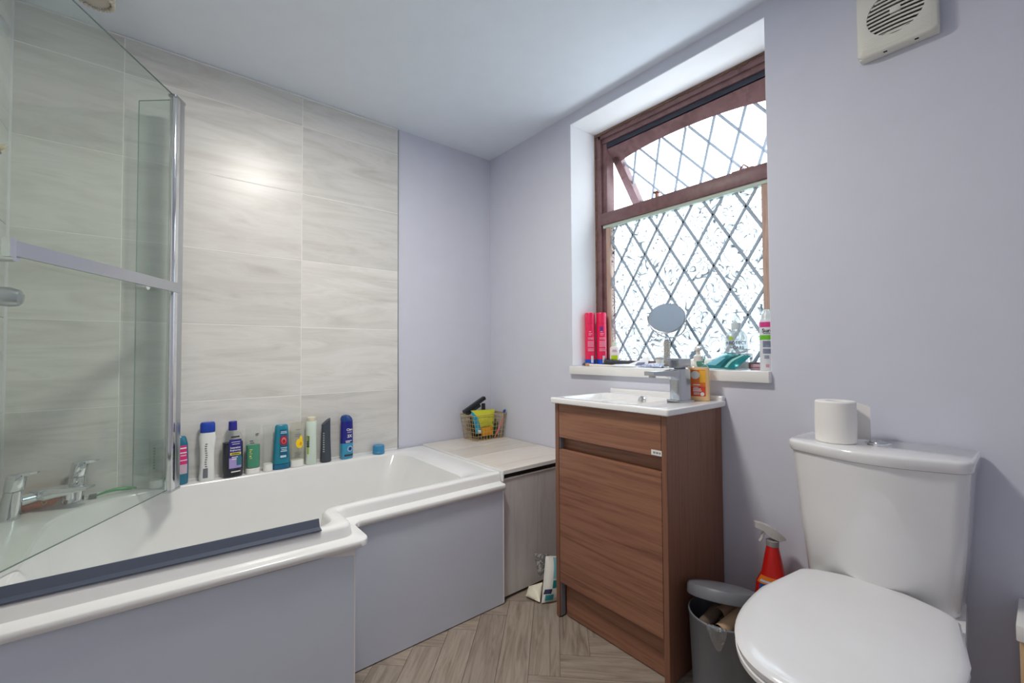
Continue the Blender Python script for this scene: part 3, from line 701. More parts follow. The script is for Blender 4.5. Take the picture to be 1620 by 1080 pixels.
# ================================================================== TOILET
to = thing('toilet', 'white close-coupled toilet with its lid down, beside the grey pedal bin', 'toilet', (-.33, -1.815, 0))
cy = -1.815
def cis(z, hw, xc, bow, r=.028, xb=-.012):
    pts = [(xb, cy+hw, .008), (-xc, cy+hw, (.03, r)), (-xc-bow, cy, .17), (-xc, cy-hw, (r, .03)), (xb, cy-hw, .008)]
    return [(x, y, z) for x, y in rpoly(pts, 8)]
MB().loft([cis(.395, .146, .155, .045), cis(.40, .149, .158, .045), (cis(.56, .163, .170, .055)), cis(.727, .174, .180, .065)]).build('cistern', ceramic, to, angle=50)
MB().loft([cis(.7275, .174, .180, .066), cis(.729, .1775, .1835, .067), cis(.733, .1795, .1855, .069), cis(.750, .181, .187, .070), cis(.7545, .180, .186, .070), cis(.757, .176, .182, .069)]).build('cistern_lid', ceramic, to, angle=50)
MB().loft([cis(.7265, .1735, .1795, .065), cis(.7280, .1735, .1795, .065)]).build('lid_joint', dark, to)
MB().lathe([(.027, .7565), (.027, .7595), (.023, .7605)], (-.088, -1.817, 0), 28).build('flush_plate', chrome, to)
MB().lathe([(.020, .7603), (.019, .7622), (.004, .7626)], (-.088, -1.817, 0), 28).build('flush_button', chrome_d, to)
def Dout(z, xb, xc, xf, hw, hb, rb=.03, n=2.5, c=-1.823):
    P = []
    for i in range(37):
        t = PI/2 - PI*i/36
        ct, st = math.cos(t), math.sin(t)
        P.append((xc - (xc-xf)*math.copysign(abs(ct)**(2/n), ct), c + hw*math.copysign(abs(st)**(2/n), st), z))
    # back corners
    for k in range(7):
        t = k/6; a = Vector((xb-.09, c-hw*.99, 0)).lerp(Vector((xb-rb, c-hb-.004, 0)), 0)
        q = PI/2*t; P.append((xb-rb + rb*math.sin(q), c-hb+rb - rb*math.cos(q)*1.0, z))
    for k in range(7):
        q = PI/2*(1-k/6); P.append((xb-rb + rb*math.sin(q), c+hb-rb + rb*math.cos(q), z))
    return P
# pan
def pan(z, xb, xc, xf, hw, hb, c=-1.823): return Dout(z, xb, xc, xf, hw, hb, .03, 2.2, c)
MB().loft([pan(.0, -.02, -.26, -.50, .105, .10), pan(.02, -.02, -.26, -.50, .105, .10), pan(.14, -.02, -.28, -.51, .110, .105), pan(.26, -.02, -.32, -.575, .140, .115), pan(.34, -.02, -.38, -.645, .163, .13), pan(.385, -.02, -.40, -.668, .171, .145), pan(.394, -.02, -.40, -.664, .168, .142)]).build('pan', ceramic, to, angle=50)
sx = lambda z, d: Dout(z, -.215+d*.3, -.40, -.712+d, .1765-d, .150-d)
MB().loft([sx(.396, .006), sx(.3985, .001), sx(.408, .0), sx(.4105, .004)]).build('seat', seat_m, to, angle=40)
MB().loft([sx(.412, .006), sx(.414, .001), sx(.424, -.001), sx(.4285, .003), sx(.4315, .012), sx(.433, .030), sx(.4338, .07)]).build('lid', seat_m, to, angle=30)
for dy in (-.075, .075):
    MB().cyl((-.195, cy+dy-.02, .408), (-.195, cy+dy+.02, .408), .011, n=16).build('hinge', chrome, to)
# toilet roll
tr = thing('toilet_roll', 'white toilet roll standing on the cistern lid with a loose sheet', 'toilet roll', (-.135, -1.737, .757))
c0 = (-.135, -1.737, .7575); hr = .109
MB().loft([[(c0[0]+r*math.cos(2*PI*i/40), c0[1]+r*math.sin(2*PI*i/40), c0[2]+z) for i in range(40)] for r, z in ((.020, .012), (.020, .106), (.0225, hr), (.043, hr), (.0455, hr-.003), (.0465, .05), (.0455, .003), (.043, 0), (.021, 0))], 0, False, False).build('roll', paper_w, tr)
MB().lathe([(.0208, .002), (.0208, .104), (.0195, .104), (.0195, .002)], c0, 28, cap0=False, cap1=False).build('core', mat('grey_card', lin(150, 144, 136), .9), tr)
# loose sheet leaving tangentially behind to the right
a0 = R(18); mb = MB(); pts = []
for k in range(11):
    t = k/10; L = .080*t
    pts.append((c0[0]+.0472*math.cos(a0) + math.sin(a0)*L*(1-.25*t), c0[1]+.0472*math.sin(a0) - math.cos(a0)*L))
top = lambda t: .106 - .014*t*t*t
mb.loft([[(x, y, c0[2]+.004+k/4*(top(i/10)-.004)) for k in range(5)] + [(x+.0006, y+.0006, c0[2]+.004+(4-k)/4*(top(i/10)-.004)) for k in range(5)] for i, (x, y) in enumerate(pts)])
mb.build('loose_sheet', paper_w, tr)

# pedal bin
bi = thing('pedal_bin', 'small grey plastic bin with half-raised lid between vanity and toilet', 'bin', (-.25, -1.48, 0))
grey = mat('grey_bin_plastic', lin(112, 114, 120), .42, bump=(90, .2)); bc = (-.25, -1.48, 0)
MB().lathe([(.080, 0), (.084, .004), (.093, .225), (.095, .228), (.095, .234), (.092, .236), (.090, .233), (.088, .20), (.080, .012)], bc, 40).build('body', grey, bi)
lid = MB().lathe([(.088, 0), (.0965, .0), (.098, .003), (.098, .024), (.094, .031), (.080, .035), (.04, .038)], (0, 0, 0), 40)
lid.xf(Matrix.Translation((-.165, -1.44, .240)) @ Matrix.Rotation(R(25), 4, 'Z') @ Matrix.Rotation(R(19), 4, 'Y') @ Matrix.Translation((-.094, 0, 0)))
lid.build('lid', grey, bi)
MB().box((-.167, -1.462, .20), (-.150, -1.418, .262), bevel=.004).build('hinge', grey, bi)
MB().box((-.365, -1.555, .006), (-.330, -1.525, .016), bevel=.003).build('pedal', black, bi)
# clear liner hanging over the rim
mb = MB(); rows = []
rl_ = random.Random(4)
for i in range(15):
    a = R(180 + i*2.2); rr = []
    dn_ = .012 + .052*math.sin(PI*min(1, i/14)**1.2)
    for k in range(8):
        t = k/7; r_ = .0970 + .0022*rl_.random() if k else .091
        rr.append((bc[0]+r_*math.cos(a)+.001*rl_.random(), bc[1]+r_*math.sin(a), .2375 - t*dn_ + .002*rl_.random()))
    rows.append(rr)
mb.loft(rows, 0, False, False, closed=False); mb.build('liner', glass_mat('film', (.86, .86, .88, 1), gloss=7, rough=.05, haze=.05), bi, smooth=False)
card = mat('brown_card', lin(186, 156, 128), .85); card_in = mat('card_inside', lin(92, 76, 62), .9)
def tube_core(c, ang, tilt, label, L=.10, r=.021, m=card):
    root = thing('cardboard_tube', label, 'cardboard tube', c)
    M = Matrix.Translation(c) @ Matrix.Rotation(R(ang), 4, 'Z') @ Matrix.Rotation(R(tilt), 4, 'Y')
    MB().lathe([(r-.0008, 0), (r, 0), (r, L), (r-.0008, L)], (0, 0, 0), 24, cap0=False, cap1=False).xf(M).build('outer', m, root)
    MB().lathe([(r-.0009, 0.0), (r-.0009, L)], (0, 0, 0), 24, cap0=False, cap1=False).xf(M).build('inner', card_in, root)
tube_core((-.310, -1.503, .214), -18, 68, 'light brown cardboard tube in the bin, open end facing out', .085, .020)
tube_core((-.322, -1.452, .207), -8, 72, 'dark cardboard tube in the bin beside the light brown tube', .085, .018, mat('dark_card', lin(104, 88, 76), .85))
tube_core((-.272, -1.480, .238), -15, 82, 'reddish brown cardboard tube lying behind the other tubes in the bin', .085, .017, mat('red_card', lin(168, 134, 116), .85))

# red trigger spray behind toilet
sy = thing('spray_bottle', 'red trigger spray cleaner bottle with clear head beside the toilet', 'spray bottle', (-.075, -1.553, 0))
B = Bottle((-.075, -1.553, .001), [(0, .046, .026, 3), (.006, .050, .029, 3), (.250, .050, .029, 3), (.290, .046, .028, 2.6), (.318, .032, .024, 2.3), (.374, .022, .019, 2), (.402, .0165, .0165, 2)], ang=-168)
B.mesh().build('body', mat('red_plastic', lin(206, 28, 24), .28, coat=.4), sy)
B.patch(.080, .10, .290, off=.0008).build('label', mat('blue_label', lin(40, 92, 160), .4), sy)
B.patch(.078, .290, .313, off=.0009, nz=3).build('label_top', mat('orange_band', lin(236, 124, 34), .4), sy)
B.lines('print', [(-.016, .298, .034, .006), (-.014, .270, .026, .012), (.01, .246, .05, .008), (0, .226, .05, .012)], mat('pale_blue_print', lin(190, 214, 236), .5), sy)['kind'] = 'stuff'
MB().lathe([(.0165, .403), (.0175, .404), (.0175, .419), (.014, .421)], (-.075, -1.553, 0), 20).build('collar', mat('grey_collar', lin(150, 148, 146), .4), sy)
th_ = MB()
th_.loft([[(x, y*wd, z) for y, z in ((-1, z0), (1, z0), (1.0, z1), (-1.0, z1))] for x, wd, z0, z1 in ((-.036, .006, .394, .398), (-.018, .013, .390, .416), (.006, .013, .400, .432), (.030, .010, .420, .440), (.050, .008, .428, .444))])
th_.xf(Matrix.Translation((-.075, -1.553, .030)) @ Matrix.Rotation(R(128), 4, 'Z'))
clear_w = mat('clear_white_plastic', lin(206, 202, 198), .2, coat=.5)
th_.build('spray_head', clear_w, sy)
tg = MB(); tg.tube([(.016, 0, .418), (.027, 0, .406), (.029, 0, .394), (.036, 0, .384)], [.006, .005, .005, .004], 8)
tg.xf(Matrix.Translation((-.075, -1.553, .030)) @ Matrix.Rotation(R(128), 4, 'Z')); tg.build('trigger', clear_w, sy)

# white-topped pine stand at the right edge
st = thing('side_stand', 'white-topped pine stand against the wall at the far right edge', 'stand', (-.09, -2.135, 0))
MB().box((-.165, -2.24, .398), (-.008, -2.046, .432), bevel=.003).build('top', gloss_w, st)
pine = streak_mat('pine', [(.3, lin(196, 160, 118)), (.6, lin(220, 188, 146)), (.8, lin(180, 142, 100))], (40, 40, 2), rough=.55, rnd=False)
for x in (-.150, -.035):
    MB().box((x, -2.072, 0), (x+.022, -2.050, .398), bevel=.001).build('leg', pine, st)
    MB().box((x, -2.235, 0), (x+.022, -2.213, .398), bevel=.001).build('leg', pine, st)
MB().box((-.150, -2.22, .16), (-.013, -2.07, .175)).build('shelf', pine, st, smooth=False)

# ================================================================== EXTRACTOR FAN
fa = thing('extractor_fan', 'square cream plastic extractor fan with round louvred grille high on wall', 'extractor fan', (-.02, -1.866, 1.905))
fy0, fy1, fz0, fz1 = -1.948, -1.784, 1.811, 1.990
MB().box((-.0275, fy0+.0005, fz0+.0005), (-.001, fy1-.0005, fz1-.0005), bevel=.004).build('housing', fan_m, fa)
fcy, fcz, fr = -1.866, 1.905, .060
# cover with a round hole
n = 48; ring = [(fcy+fr*math.cos(2*PI*i/n), fcz+fr*math.sin(2*PI*i/n)) for i in range(n)]
def onsq(i, e=0):
    a = 2*PI*i/n; c_, s_ = math.cos(a), math.sin(a); my, mz = (fy0+fy1)/2, (fz0+fz1)/2; hy, hz = (fy1-fy0)/2-e, (fz1-fz0)/2-e
    k = min(hy/abs(c_) if abs(c_) > 1e-6 else 9, hz/abs(s_) if abs(s_) > 1e-6 else 9); return (my+c_*k, mz+s_*k)
MB().loft([[(-.026, *onsq(i)) for i in range(n)], [(-.036, *onsq(i)) for i in range(n)], [(-.040, *onsq(i, .004)) for i in range(n)], [(-.040, y, z) for y, z in ring], [(-.0285, y, z) for y, z in ring]], 0, False, False).build('cover', fan_m, fa, angle=50)
MB().lathe([(.001, 0), (fr+.002, 0), (fr+.002, .001)], (-.0292, fcy, fcz), 40, axis=(-1, 0, 0)).build('backplate', mat('fan_inner', lin(74, 72, 70), .8), fa)
for k in range(-5, 6):
    z = fcz + k*.0107; hw = math.sqrt(max(0, fr*fr-(k*.0107)**2))
    if hw < .012: continue
    MB().loft([[(-.031, fcy-hw+2*hw*i/10, z-.004+.004*math.cos((i/5-1)*1.2)) , (-.0395, fcy-hw+2*hw*i/10, z-.0065+.004*math.cos((i/5-1)*1.2)), (-.0395, fcy-hw+2*hw*i/10, z-.0015+.004*math.cos((i/5-1)*1.2)), (-.031, fcy-hw+2*hw*i/10, z-.001+.004*math.cos((i/5-1)*1.2))] for i in range(11)]).build('slat', fan_m, fa)
MB().box((-.0405, fcy-.011, fcz-.004), (-.031, fcy+.011, fcz+.009), bevel=.001).build('boss', fan_m, fa)
mb = MB()
for k in range(6):
    mb.box((-.0404, fy0+.012, fz0+.012+k*.006), (-.0399, fy1-.012, fz0+.0135+k*.006))
mb.build('ribs', fan_m, fa, smooth=False)['kind'] = 'stuff'
for y in (-1.842, -1.905):
    MB().box((-.030, y-.004, fz0-.0004), (-.023, y+.004, fz0+.003)).build('slot', dark, fa, smooth=False)

# ================================================================== BOTTLES ON THE BATH RIM
RZ = .5155; YB = -.037
GB = 'bottles along the back rim of the bath'
def bottle_root(name, label, x, y=YB, z=RZ, cat='bottle', g=GB): return thing(name, label, cat, (x, y, z), g)
wht = white_pl
greytxt = mat('grey_text', lin(120, 124, 128), .6)
# 1 teal with pink label, half behind the chrome post
r_ = bottle_root('shampoo_bottle', 'teal bottle with a pink label half hidden behind the chrome screen post', -1.478)
B = Bottle((-1.478, YB, RZ), [(0, .026, .017, 2.4), (.004, .028, .019, 2.4), (.08, .029, .020, 2.4), (.15, .026, .018, 2.4), (.172, .021, .015, 2.4), (.178, .016, .011, 2.2)], ang=-84)
B.mesh().build('body', mat('teal_plastic', lin(22, 110, 138), .3, coat=.3), r_)
B.patch(.046, .040, .145, cx=0).build('label', mat('pink_label', lin(214, 44, 122), .4), r_)
B.patch(.046, .040, .075, cx=0, off=.0009, nz=3).build('label_foot', mat('pale_label', lin(196, 176, 190), .4), r_)
B.lines('print', [(.010, .135, .02, .005), (.008, .118, .026, .004), (.010, .108, .018, .003), (.008, .09, .03, .003)], wht, r_)['kind'] = 'stuff'
# 2 white bottle with blue cap
r_ = bottle_root('shower_gel', 'white curved bottle with royal blue cap, next right of the chrome post', -1.391)
B = Bottle((-1.391, YB, RZ), [(0, .025, .016, 2.6), (.004, .027, .018, 2.6), (.06, .024, .017, 2.6), (.12, .0245, .017, 2.6), (.165, .028, .018, 2.6), (.183, .024, .017, 2.4)], ang=-88)
B.mesh().build('body', mat('satin_white_bottle', lin(232, 233, 230), .3, coat=.2), r_)
C = Bottle((-1.391, YB, RZ), [(.1835, .023, .016, 2.6), (.187, .0245, .017, 2.6), (.215, .0245, .017, 2.5), (.222, .021, .014, 2.3)], ang=-88)
C.mesh().build('cap', mat('royal_blue', lin(28, 66, 170), .35), r_)
B.lines('print', [(-.006+.0015*math.sin(i), .030+i*.0085, .007, .004) for i in range(14)], greytxt, r_)['kind'] = 'stuff'
B.patch(.016, .012, .048, cx=-.008).build('barcode', mat('barcode_grey', lin(108, 112, 120), .5), r_)
# 3 mouthwash
r_ = bottle_root('mouthwash_bottle', 'clear mouthwash bottle of dark liquid with blue cap and purple label', -1.309, -.042)
B = Bottle((-1.309, -.042, RZ), [(0, .032, .018, 3), (.004, .0345, .021, 3), (.135, .0345, .021, 3), (.150, .033, .020, 3), (.170, .028, .018, 2.6), (.178, .014, .013, 2), (.183, .013, .013, 2)], ang=-84)
B.mesh(z0=.135).build('shoulder', clear_p, r_)
B.mesh(z1=.135).build('liquid', mat('dark_liquid', lin(20, 26, 40), .12, coat=.6), r_)
MB().lathe([(.0145, .183), (.015, .184), (.0145, .216), (.013, .218)], (-1.309, -.042, RZ), 24).build('cap', mat('violet_blue_cap', lin(42, 40, 150), .35), r_)
B.patch(.045, .034, .148, cx=.005, off=.0008).build('label', mat('indigo_label', lin(44, 34, 130), .35), r_)
B.patch(.044, .036, .076, cx=.005, off=.0011).build('label_foot', mat('lilac_label', lin(166, 150, 204), .4), r_)
B.patch(.018, .045, .085, cx=.017, off=.0013).build('label_swirl', mat('teal_swirl', lin(50, 110, 128), .4), r_)
B.patch(.038, .087, .097, cx=.005, off=.0013, nz=2).build('label_band', mat('yellow_band', lin(236, 222, 50), .4), r_)
B.text('print', 'Intensive', .0105, .116, wht, r_, cx=.004, off=.0016, sx=.92)
B.text('print', 'Brightening', .0085, .106, wht, r_, cx=.004, off=.0016, sx=.92)
B.lines('print', [(.005, .092, .028, .004)], mat('dark_print', lin(60, 56, 60), .6), r_, off=.0018)['kind'] = 'stuff'
B.lines('print', [(.002, .079, .020, .003), (.000, .071, .016, .003), (.006, .130, .026, .002), (.005, .138, .03, .002), (.006, .022, .032, .004)], wht, r_, off=.0016)['kind'] = 'stuff'
B.lines('print', [(.004, .158, .030, .006)], mat('dark_print', lin(60, 56, 60), .6), r_, off=.0010)['kind'] = 'stuff'
# 4 clear tube with green gel
def tube_bottle(x, y, label, fill, zf, w, h, gel=None, capc=wht, ang=-88, caph=.022):
    r_ = bottle_root('gel_tube', label, x, y)
    B = Bottle((x, y, RZ), [(.022, w/2-.002, .019, 2.3), (.030, w/2, .020, 2.4), (h*.55, w/2, .017, 2.6), (h-.012, w/2, .0075, 3), (h, w/2, .0015, 3)], ang=ang)
    B.mesh().build('tube', clear_p, r_)
    if fill:
        G = Bottle((x, y, RZ), [(.024, w/2-.004, .017, 2.3), (.030, w/2-.0018, .0185, 2.4), (zf, w/2-.0018, .0185-.006*zf/h, 2.5)], ang=ang)
        G.mesh().build('gel', gel, r_)
    C = Bottle((x, y, RZ), [(0, w/2-.003, .018, 2.3), (.002, w/2-.0005, .020, 2.3), (caph-.002, w/2-.0005, .020, 2.3), (caph, w/2-.003, .018, 2.3)], ang=ang)
    C.mesh().build('cap', capc, r_); return r_, B
r_, B = tube_bottle(-1.238, -.038, 'upright clear tube two thirds full of green gel on a white cap', True, .115, .052, .192, mat('green_gel', lin(20, 146, 110), .25, coat=.4))
B.lines('print', [(-.010, .098, .010, .003), (-.012, .090, .006, .004), (-.010, .082, .010, .002), (-.012, .072, .006, .005), (-.010, .064, .008, .002)], mat('yellow_print', lin(214, 226, 90), .5), r_)['kind'] = 'stuff'
B.lines('print', [(-.008, .132, .012, .003), (-.006, .124, .014, .003), (.012, .158, .012, .004), (.011, .152, .010, .003)], mat('dark_print', lin(60, 56, 60), .6), r_, off=.0014)['kind'] = 'stuff'
# 5 empty clear tube
r_, B = tube_bottle(-1.184, -.040, 'slim empty clear tube on a white cap between green gel and teal bottle', False, 0, .037, .190, capc=white_pl, caph=.030)
# 6 teal shampoo
r_ = bottle_root('shampoo_bottle', 'teal shampoo bottle with a red round emblem in the middle of the row', -1.133)
B = Bottle((-1.133, YB, RZ), [(0, .031, .018, 2.6), (.004, .0335, .021, 2.6), (.022, .0335, .021, 2.6), (.0235, .0328, .0205, 2.6), (.09, .030, .020, 2.6), (.165, .0255, .016, 2.6), (.180, .024, .014, 2.6), (.185, .020, .011, 2.4)], ang=-92)
tl1 = mat('sea_teal', lin(20, 126, 150), .3, coat=.3); tl2 = mat('deep_teal_cap', lin(16, 100, 140), .3, coat=.3)
B.mesh(z0=.0235).build('body', tl1, r_); B.mesh(z1=.022).build('cap', tl2, r_)
B.patch(.030, .045, .165, cx=.006, off=.0006).build('label', mat('dark_teal_label', lin(20, 92, 124), .35), r_)
disc_patch(B, .006, .120, .0155, .020, off=.0012).build('emblem', mat('crimson', lin(168, 30, 46), .35), r_)
disc_patch(B, .006, .120, .009, .013, off=.0015).build('emblem_heart', mat('rose', lin(214, 120, 132), .35), r_)
disc_patch(B, .006, .117, .006, .008, off=.0018).build('emblem_core', mat('crimson', None), r_)
B.lines('print', [(.006, .157, .022, .003), (.006, .151, .024, .003), (.006, .090, .024, .003), (.007, .083, .020, .003), (.006, .076, .024, .004), (.004, .054, .022, .009)], mat('ice_print', lin(190, 222, 232), .5), r_)['kind'] = 'stuff'
# 7 clear tube with yellow print
r_, B = tube_bottle(-1.073, -.040, 'clear tube with a yellow flower print on a white cap', False, 0, .054, .188, capc=white_pl, caph=.030)
B.mesh(inset=.003).build('gel', glass_mat('straw_gel', (.96, .94, .88, 1), gloss=.3, haze=.10), r_)
disc_patch(B, .006, .100, .015, .020, off=.0010).build('flower_print', mat('sun_yellow', lin(246, 206, 24), .4), r_)
disc_patch(B, .012, .120, .006, .012, off=.0011).build('flower_print', mat('sun_yellow', None), r_)
disc_patch(B, .010, .098, .005, .007, off=.0014).build('flower_core', mat('amber', lin(232, 160, 24), .4), r_)
B.lines('print', [(0, .138, .022, .004), (0, .130, .026, .003), (.002, .158, .020, .003), (0, .060, .026, .003), (0, .053, .022, .002)], greytxt, r_)['kind'] = 'stuff'
# 8 pale spray stick
r_ = bottle_root('body_spray', 'slim pale green bottle with cream top and green side lettering', -1.014)
B = Bottle((-1.014, YB, RZ), [(0, .020, .018, 2.2), (.003, .0225, .020, 2.2), (.15, .0225, .020, 2.2), (.182, .0225, .020, 2.2), (.188, .020, .018, 2.2)], ang=-95)
B.mesh().build('body', mat('pale_mint', lin(212, 226, 214), .35, coat=.2), r_)
MB().lathe([(.017, .188), (.0175, .189), (.0175, .204), (.012, .206)], (-1.014, YB, RZ), 24).build('cap', mat('cream_cap', lin(226, 218, 192), .4), r_)
B.lines('print', [(-.0165, .080+i*.007, .012, .005) for i in range(7)], mat('olive_black', lin(44, 56, 30), .5), r_)['kind'] = 'stuff'
B.lines('print', [(-.018, .108+i*.006, .006, .004) for i in range(4)] + [(-.016, .050+i*.006, .008, .004) for i in range(5)], mat('lime_print', lin(168, 206, 40), .5), r_, off=.0014)['kind'] = 'stuff'
# 9 charcoal bottle with slanted top
r_ = bottle_root('shower_gel', 'charcoal grey bottle with slanted top between mint and blue bottles', -.953, -.040)
B = Bottle((-.953, -.040, RZ), [(0, .021, .017, 2.5), (.004, .023, .019, 2.5), (.03, .0215, .018, 2.5), (.10, .0185, .017, 2.5), (.165, .018, .016, 2.5), (.180, .018, .016, 2.5)], ang=-78)
mb = B.mesh(); v = []
for p in mb.v: v.append((p[0], p[1], p[2] + (max(0, p[2]-RZ-.15)/.03)*.014*((p[0]+.953)/.018)))
mb.v = v; mb.build('body', mat('charcoal', lin(62, 70, 82), .4), r_)
B.lines('print', [(-.018, .050+i*.010, .007, .005) for i in range(9)], mat('ash_print', lin(168, 176, 172), .6), r_)['kind'] = 'stuff'
# 10 blue spray
r_ = bottle_root('deodorant_bottle', 'tall blue and aqua bottle marked 3X, rightmost of the upright bottles', -.860)
B = Bottle((-.860, YB, RZ), [(0, .026, .017, 2.6), (.004, .0285, .019, 2.6), (.072, .0285, .019, 2.6), (.073, .0285, .019, 2.6), (.150, .028, .0185, 2.6), (.172, .027, .018, 2.6)], ang=-80)
B.mesh(z1=.072).build('base', mat('aqua', lin(50, 150, 190), .3, coat=.3), r_)
nb = mat('navy_blue', lin(24, 28, 130), .3, coat=.3)
B.mesh(z0=.073).build('body', nb, r_)
C = Bottle((-.860, YB, RZ), [(.172, .0275, .0185, 2.6), (.185, .026, .018, 2.5), (.197, .018, .015, 2.3), (.201, .008, .008, 2)], ang=-80)
mb = C.mesh(); mb.v = [(p[0]-.006*max(0, (p[2]-RZ-.172)/.03), p[1], p[2]) for p in mb.v]; mb.build('cap', mat('cobalt', lin(18, 62, 132), .3, coat=.3), r_)
B.text('print', 'Cien', .0155, .134, wht, r_, cx=.004)
B.text('print', '3X', .019, .104, wht, r_, cx=.004)
B.lines('print', [(.004, .122, .022, .002), (.000, .083, .030, .003), (-.004, .077, .020, .003)], wht, r_)['kind'] = 'stuff'
disc_patch(B, .006, .046, .012, .013).build('roundel', wht, r_); disc_patch(B, .006, .046, .010, .011, off=.0018).build('roundel_fill', mat('aqua', None), r_); disc_patch(B, .006, .046, .006, .007, off=.0022).build('roundel_core', nb, r_)
B.lines('print', [(.002, .017, .044, .008)], mat('dark_print', None), r_)['kind'] = 'stuff'
# 11 blue cap on its own
r_ = bottle_root('bottle_cap', 'loose light blue bottle cap alone on the bath rim', -.707, -.038, cat='cap', g=None)
MB().lathe([(.026, 0), (.028, .002), (.028, .010), (.0265, .012), (.027, .014), (.027, .036), (.024, .041)], (-.707, -.038, RZ), 32).build('cap', mat('sky_blue_plastic', lin(66, 150, 200), .3, trans=.2), r_)
# 12 pale tube behind the folded glass
r_, B = tube_bottle(-1.545, -.034, 'clear tube on a white cap standing behind the folded glass fin', False, 0, .040, .170, capc=white_pl, caph=.030)
B.lines('print', [(-.006, .075+i*.010, .006, .006) for i in range(8)], greytxt, r_)['kind'] = 'stuff'

# ================================================================== BASKET ON THE SHELF
SZ = .5222
bk = thing('wire_basket', 'gold wire mesh basket of toiletries on the tiled shelf in the corner', 'basket', (-.115, -.085, SZ))
brass = mat('gold_wire', lin(206, 176, 112), .35, metal=.6)
X0, X1, Y0, Y1, HB = -.208, -.022, -.143, -.030, .135
def bp(u, v_, t):
    """u,v in 0..1 around the base; flares outwards with t"""
    cx, cyb = (X0+X1)/2, (Y0+Y1)/2; k = 1 + .20*t
    x = cx + (X0+(X1-X0)*u - cx)*k; y = cyb + (Y0+(Y1-Y0)*v_ - cyb)*k; return (min(x, -.006), min(y, -.006), SZ + .002 + HB*t)
for t, rr in ((0, .0016), (1, .0024)):
    MB().tube([bp(0, 0, t), bp(1, 0, t), bp(1, 1, t), bp(0, 1, t)], rr, 6, closed=True).build('rim' if t else 'base_ring', brass, bk)
wires = MB()
for k in range(1, 6):
    t = k/6; wires.tube([bp(0, 0, t), bp(1, 0, t), bp(1, 1, t), bp(0, 1, t)], .0012, 4, closed=True)
for side in range(4):
    nn = 10 if side % 2 == 0 else 6
    for i in range(nn+1):
        q = i/nn; u, v_ = [(q, 0), (1, q), (q, 1), (0, q)][side]; wires.tube([bp(u, v_, 0), bp(u, v_, 1)], .0012, 4)
for i in range(9): wires.tube([bp(i/8, 0, 0), bp(i/8, 1, 0)], .0012, 4)
wires.build('wire_mesh', brass, bk, smooth=False)['kind'] = 'stuff'
def packet(name, label, cat, corners, th, mats, parts=None, loc=None, puff=.012, nu=10, nv=10, seed=0):
    """soft sachet from four corner points (bl, br, tr, tl), pillowed, sealed ends"""
    c = [Vector(p) for p in corners]; nrm = (c[1]-c[0]).cross(c[3]-c[0]).normalized(); rnd = random.Random(seed)
    rings = []; back = []
    ph = [rnd.uniform(0, 6) for _ in range(4)]
    for j in range(nv+1):
        row = []; rb = []
        for i in range(nu+1):
            u, v_ = i/nu, j/nv; p = (c[0]*(1-u)+c[1]*u)*(1-v_) + (c[3]*(1-u)+c[2]*u)*v_
            e = (math.sin(PI*u)**.6)*(math.sin(PI*v_)**.6); wr_ = .25*math.sin(7*u+ph[0]+3*v_) * math.sin(5*v_+ph[1])
            row.append(tuple(p + nrm*(e*puff*(1+wr_) + .0008))); rb.append(tuple(p - nrm*(e*puff*(1-wr_) + .0008)))
        rings.append(row + rb[::-1])
    root = thing(name, label, cat, loc or tuple(c[0]))
    MB().loft(rings).build('packet', mats, root, angle=60)
    def at_(u, v_, off=.0018):
        p = (c[0]*(1-u)+c[1]*u)*(1-v_) + (c[3]*(1-u)+c[2]*u)*v_
        e = (math.sin(PI*u)**.6)*(math.sin(PI*v_)**.6); wr_ = .25*math.sin(7*u+ph[0]+3*v_) * math.sin(5*v_+ph[1])
        return tuple(p + nrm*(e*puff*(1+wr_) + off))
    root_at = at_
    def panel(nm, u0, u1, v0, v1, m, off=.0018, skew=0):
        n_u, n_v = 8, 6
        MB().loft([[at_(min(1, max(0, u0+(u1-u0)*i/n_u + skew*(j/n_v))), v0+(v1-v0)*j/n_v, off) for i in range(n_u+1)] for j in range(n_v+1)], 0, False, False, closed=False).build(nm, m, root)
    return root, panel
# yellow pack leaning in the basket
yel = mat('lime_yellow_foil', lin(206, 206, 44), .35, bump=(50, .3))
p_, pan_ = packet('wipes_pack', 'lime yellow packet leaning out of the wire basket', 'packet', [(-.168, -.128, .592), (-.075, -.128, .588), (-.035, -.080, .676), (-.205, -.090, .683)], .01, yel, loc=(-.115, -.1, .585), puff=.014, seed=3)
pan_('fold', .05, .95, .50, .54, mat('olive_fold', lin(150, 150, 30), .5), skew=.03)
packet('sachet', 'amber sachet low in the front of the wire basket', 'packet', [(-.160, -.136, .545), (-.090, -.136, .545), (-.088, -.132, .590), (-.162, -.132, .590)], .01, mat('amber', lin(158, 150, 40), .4), loc=(-.125, -.135, .544), puff=.005, seed=4)
p2, pan_ = packet('sachet', 'turquoise sachet inside the wire basket beside the yellow packet', 'packet', [(-.205, -.141, .562), (-.165, -.139, .560), (-.190, -.137, .650), (-.232, -.133, .690)], .01, mat('turquoise_foil', lin(30, 166, 200), .3), loc=(-.195, -.138, .558), puff=.006, seed=5)
pan_('print_panel', .3, .9, .02, .20, white_pl)
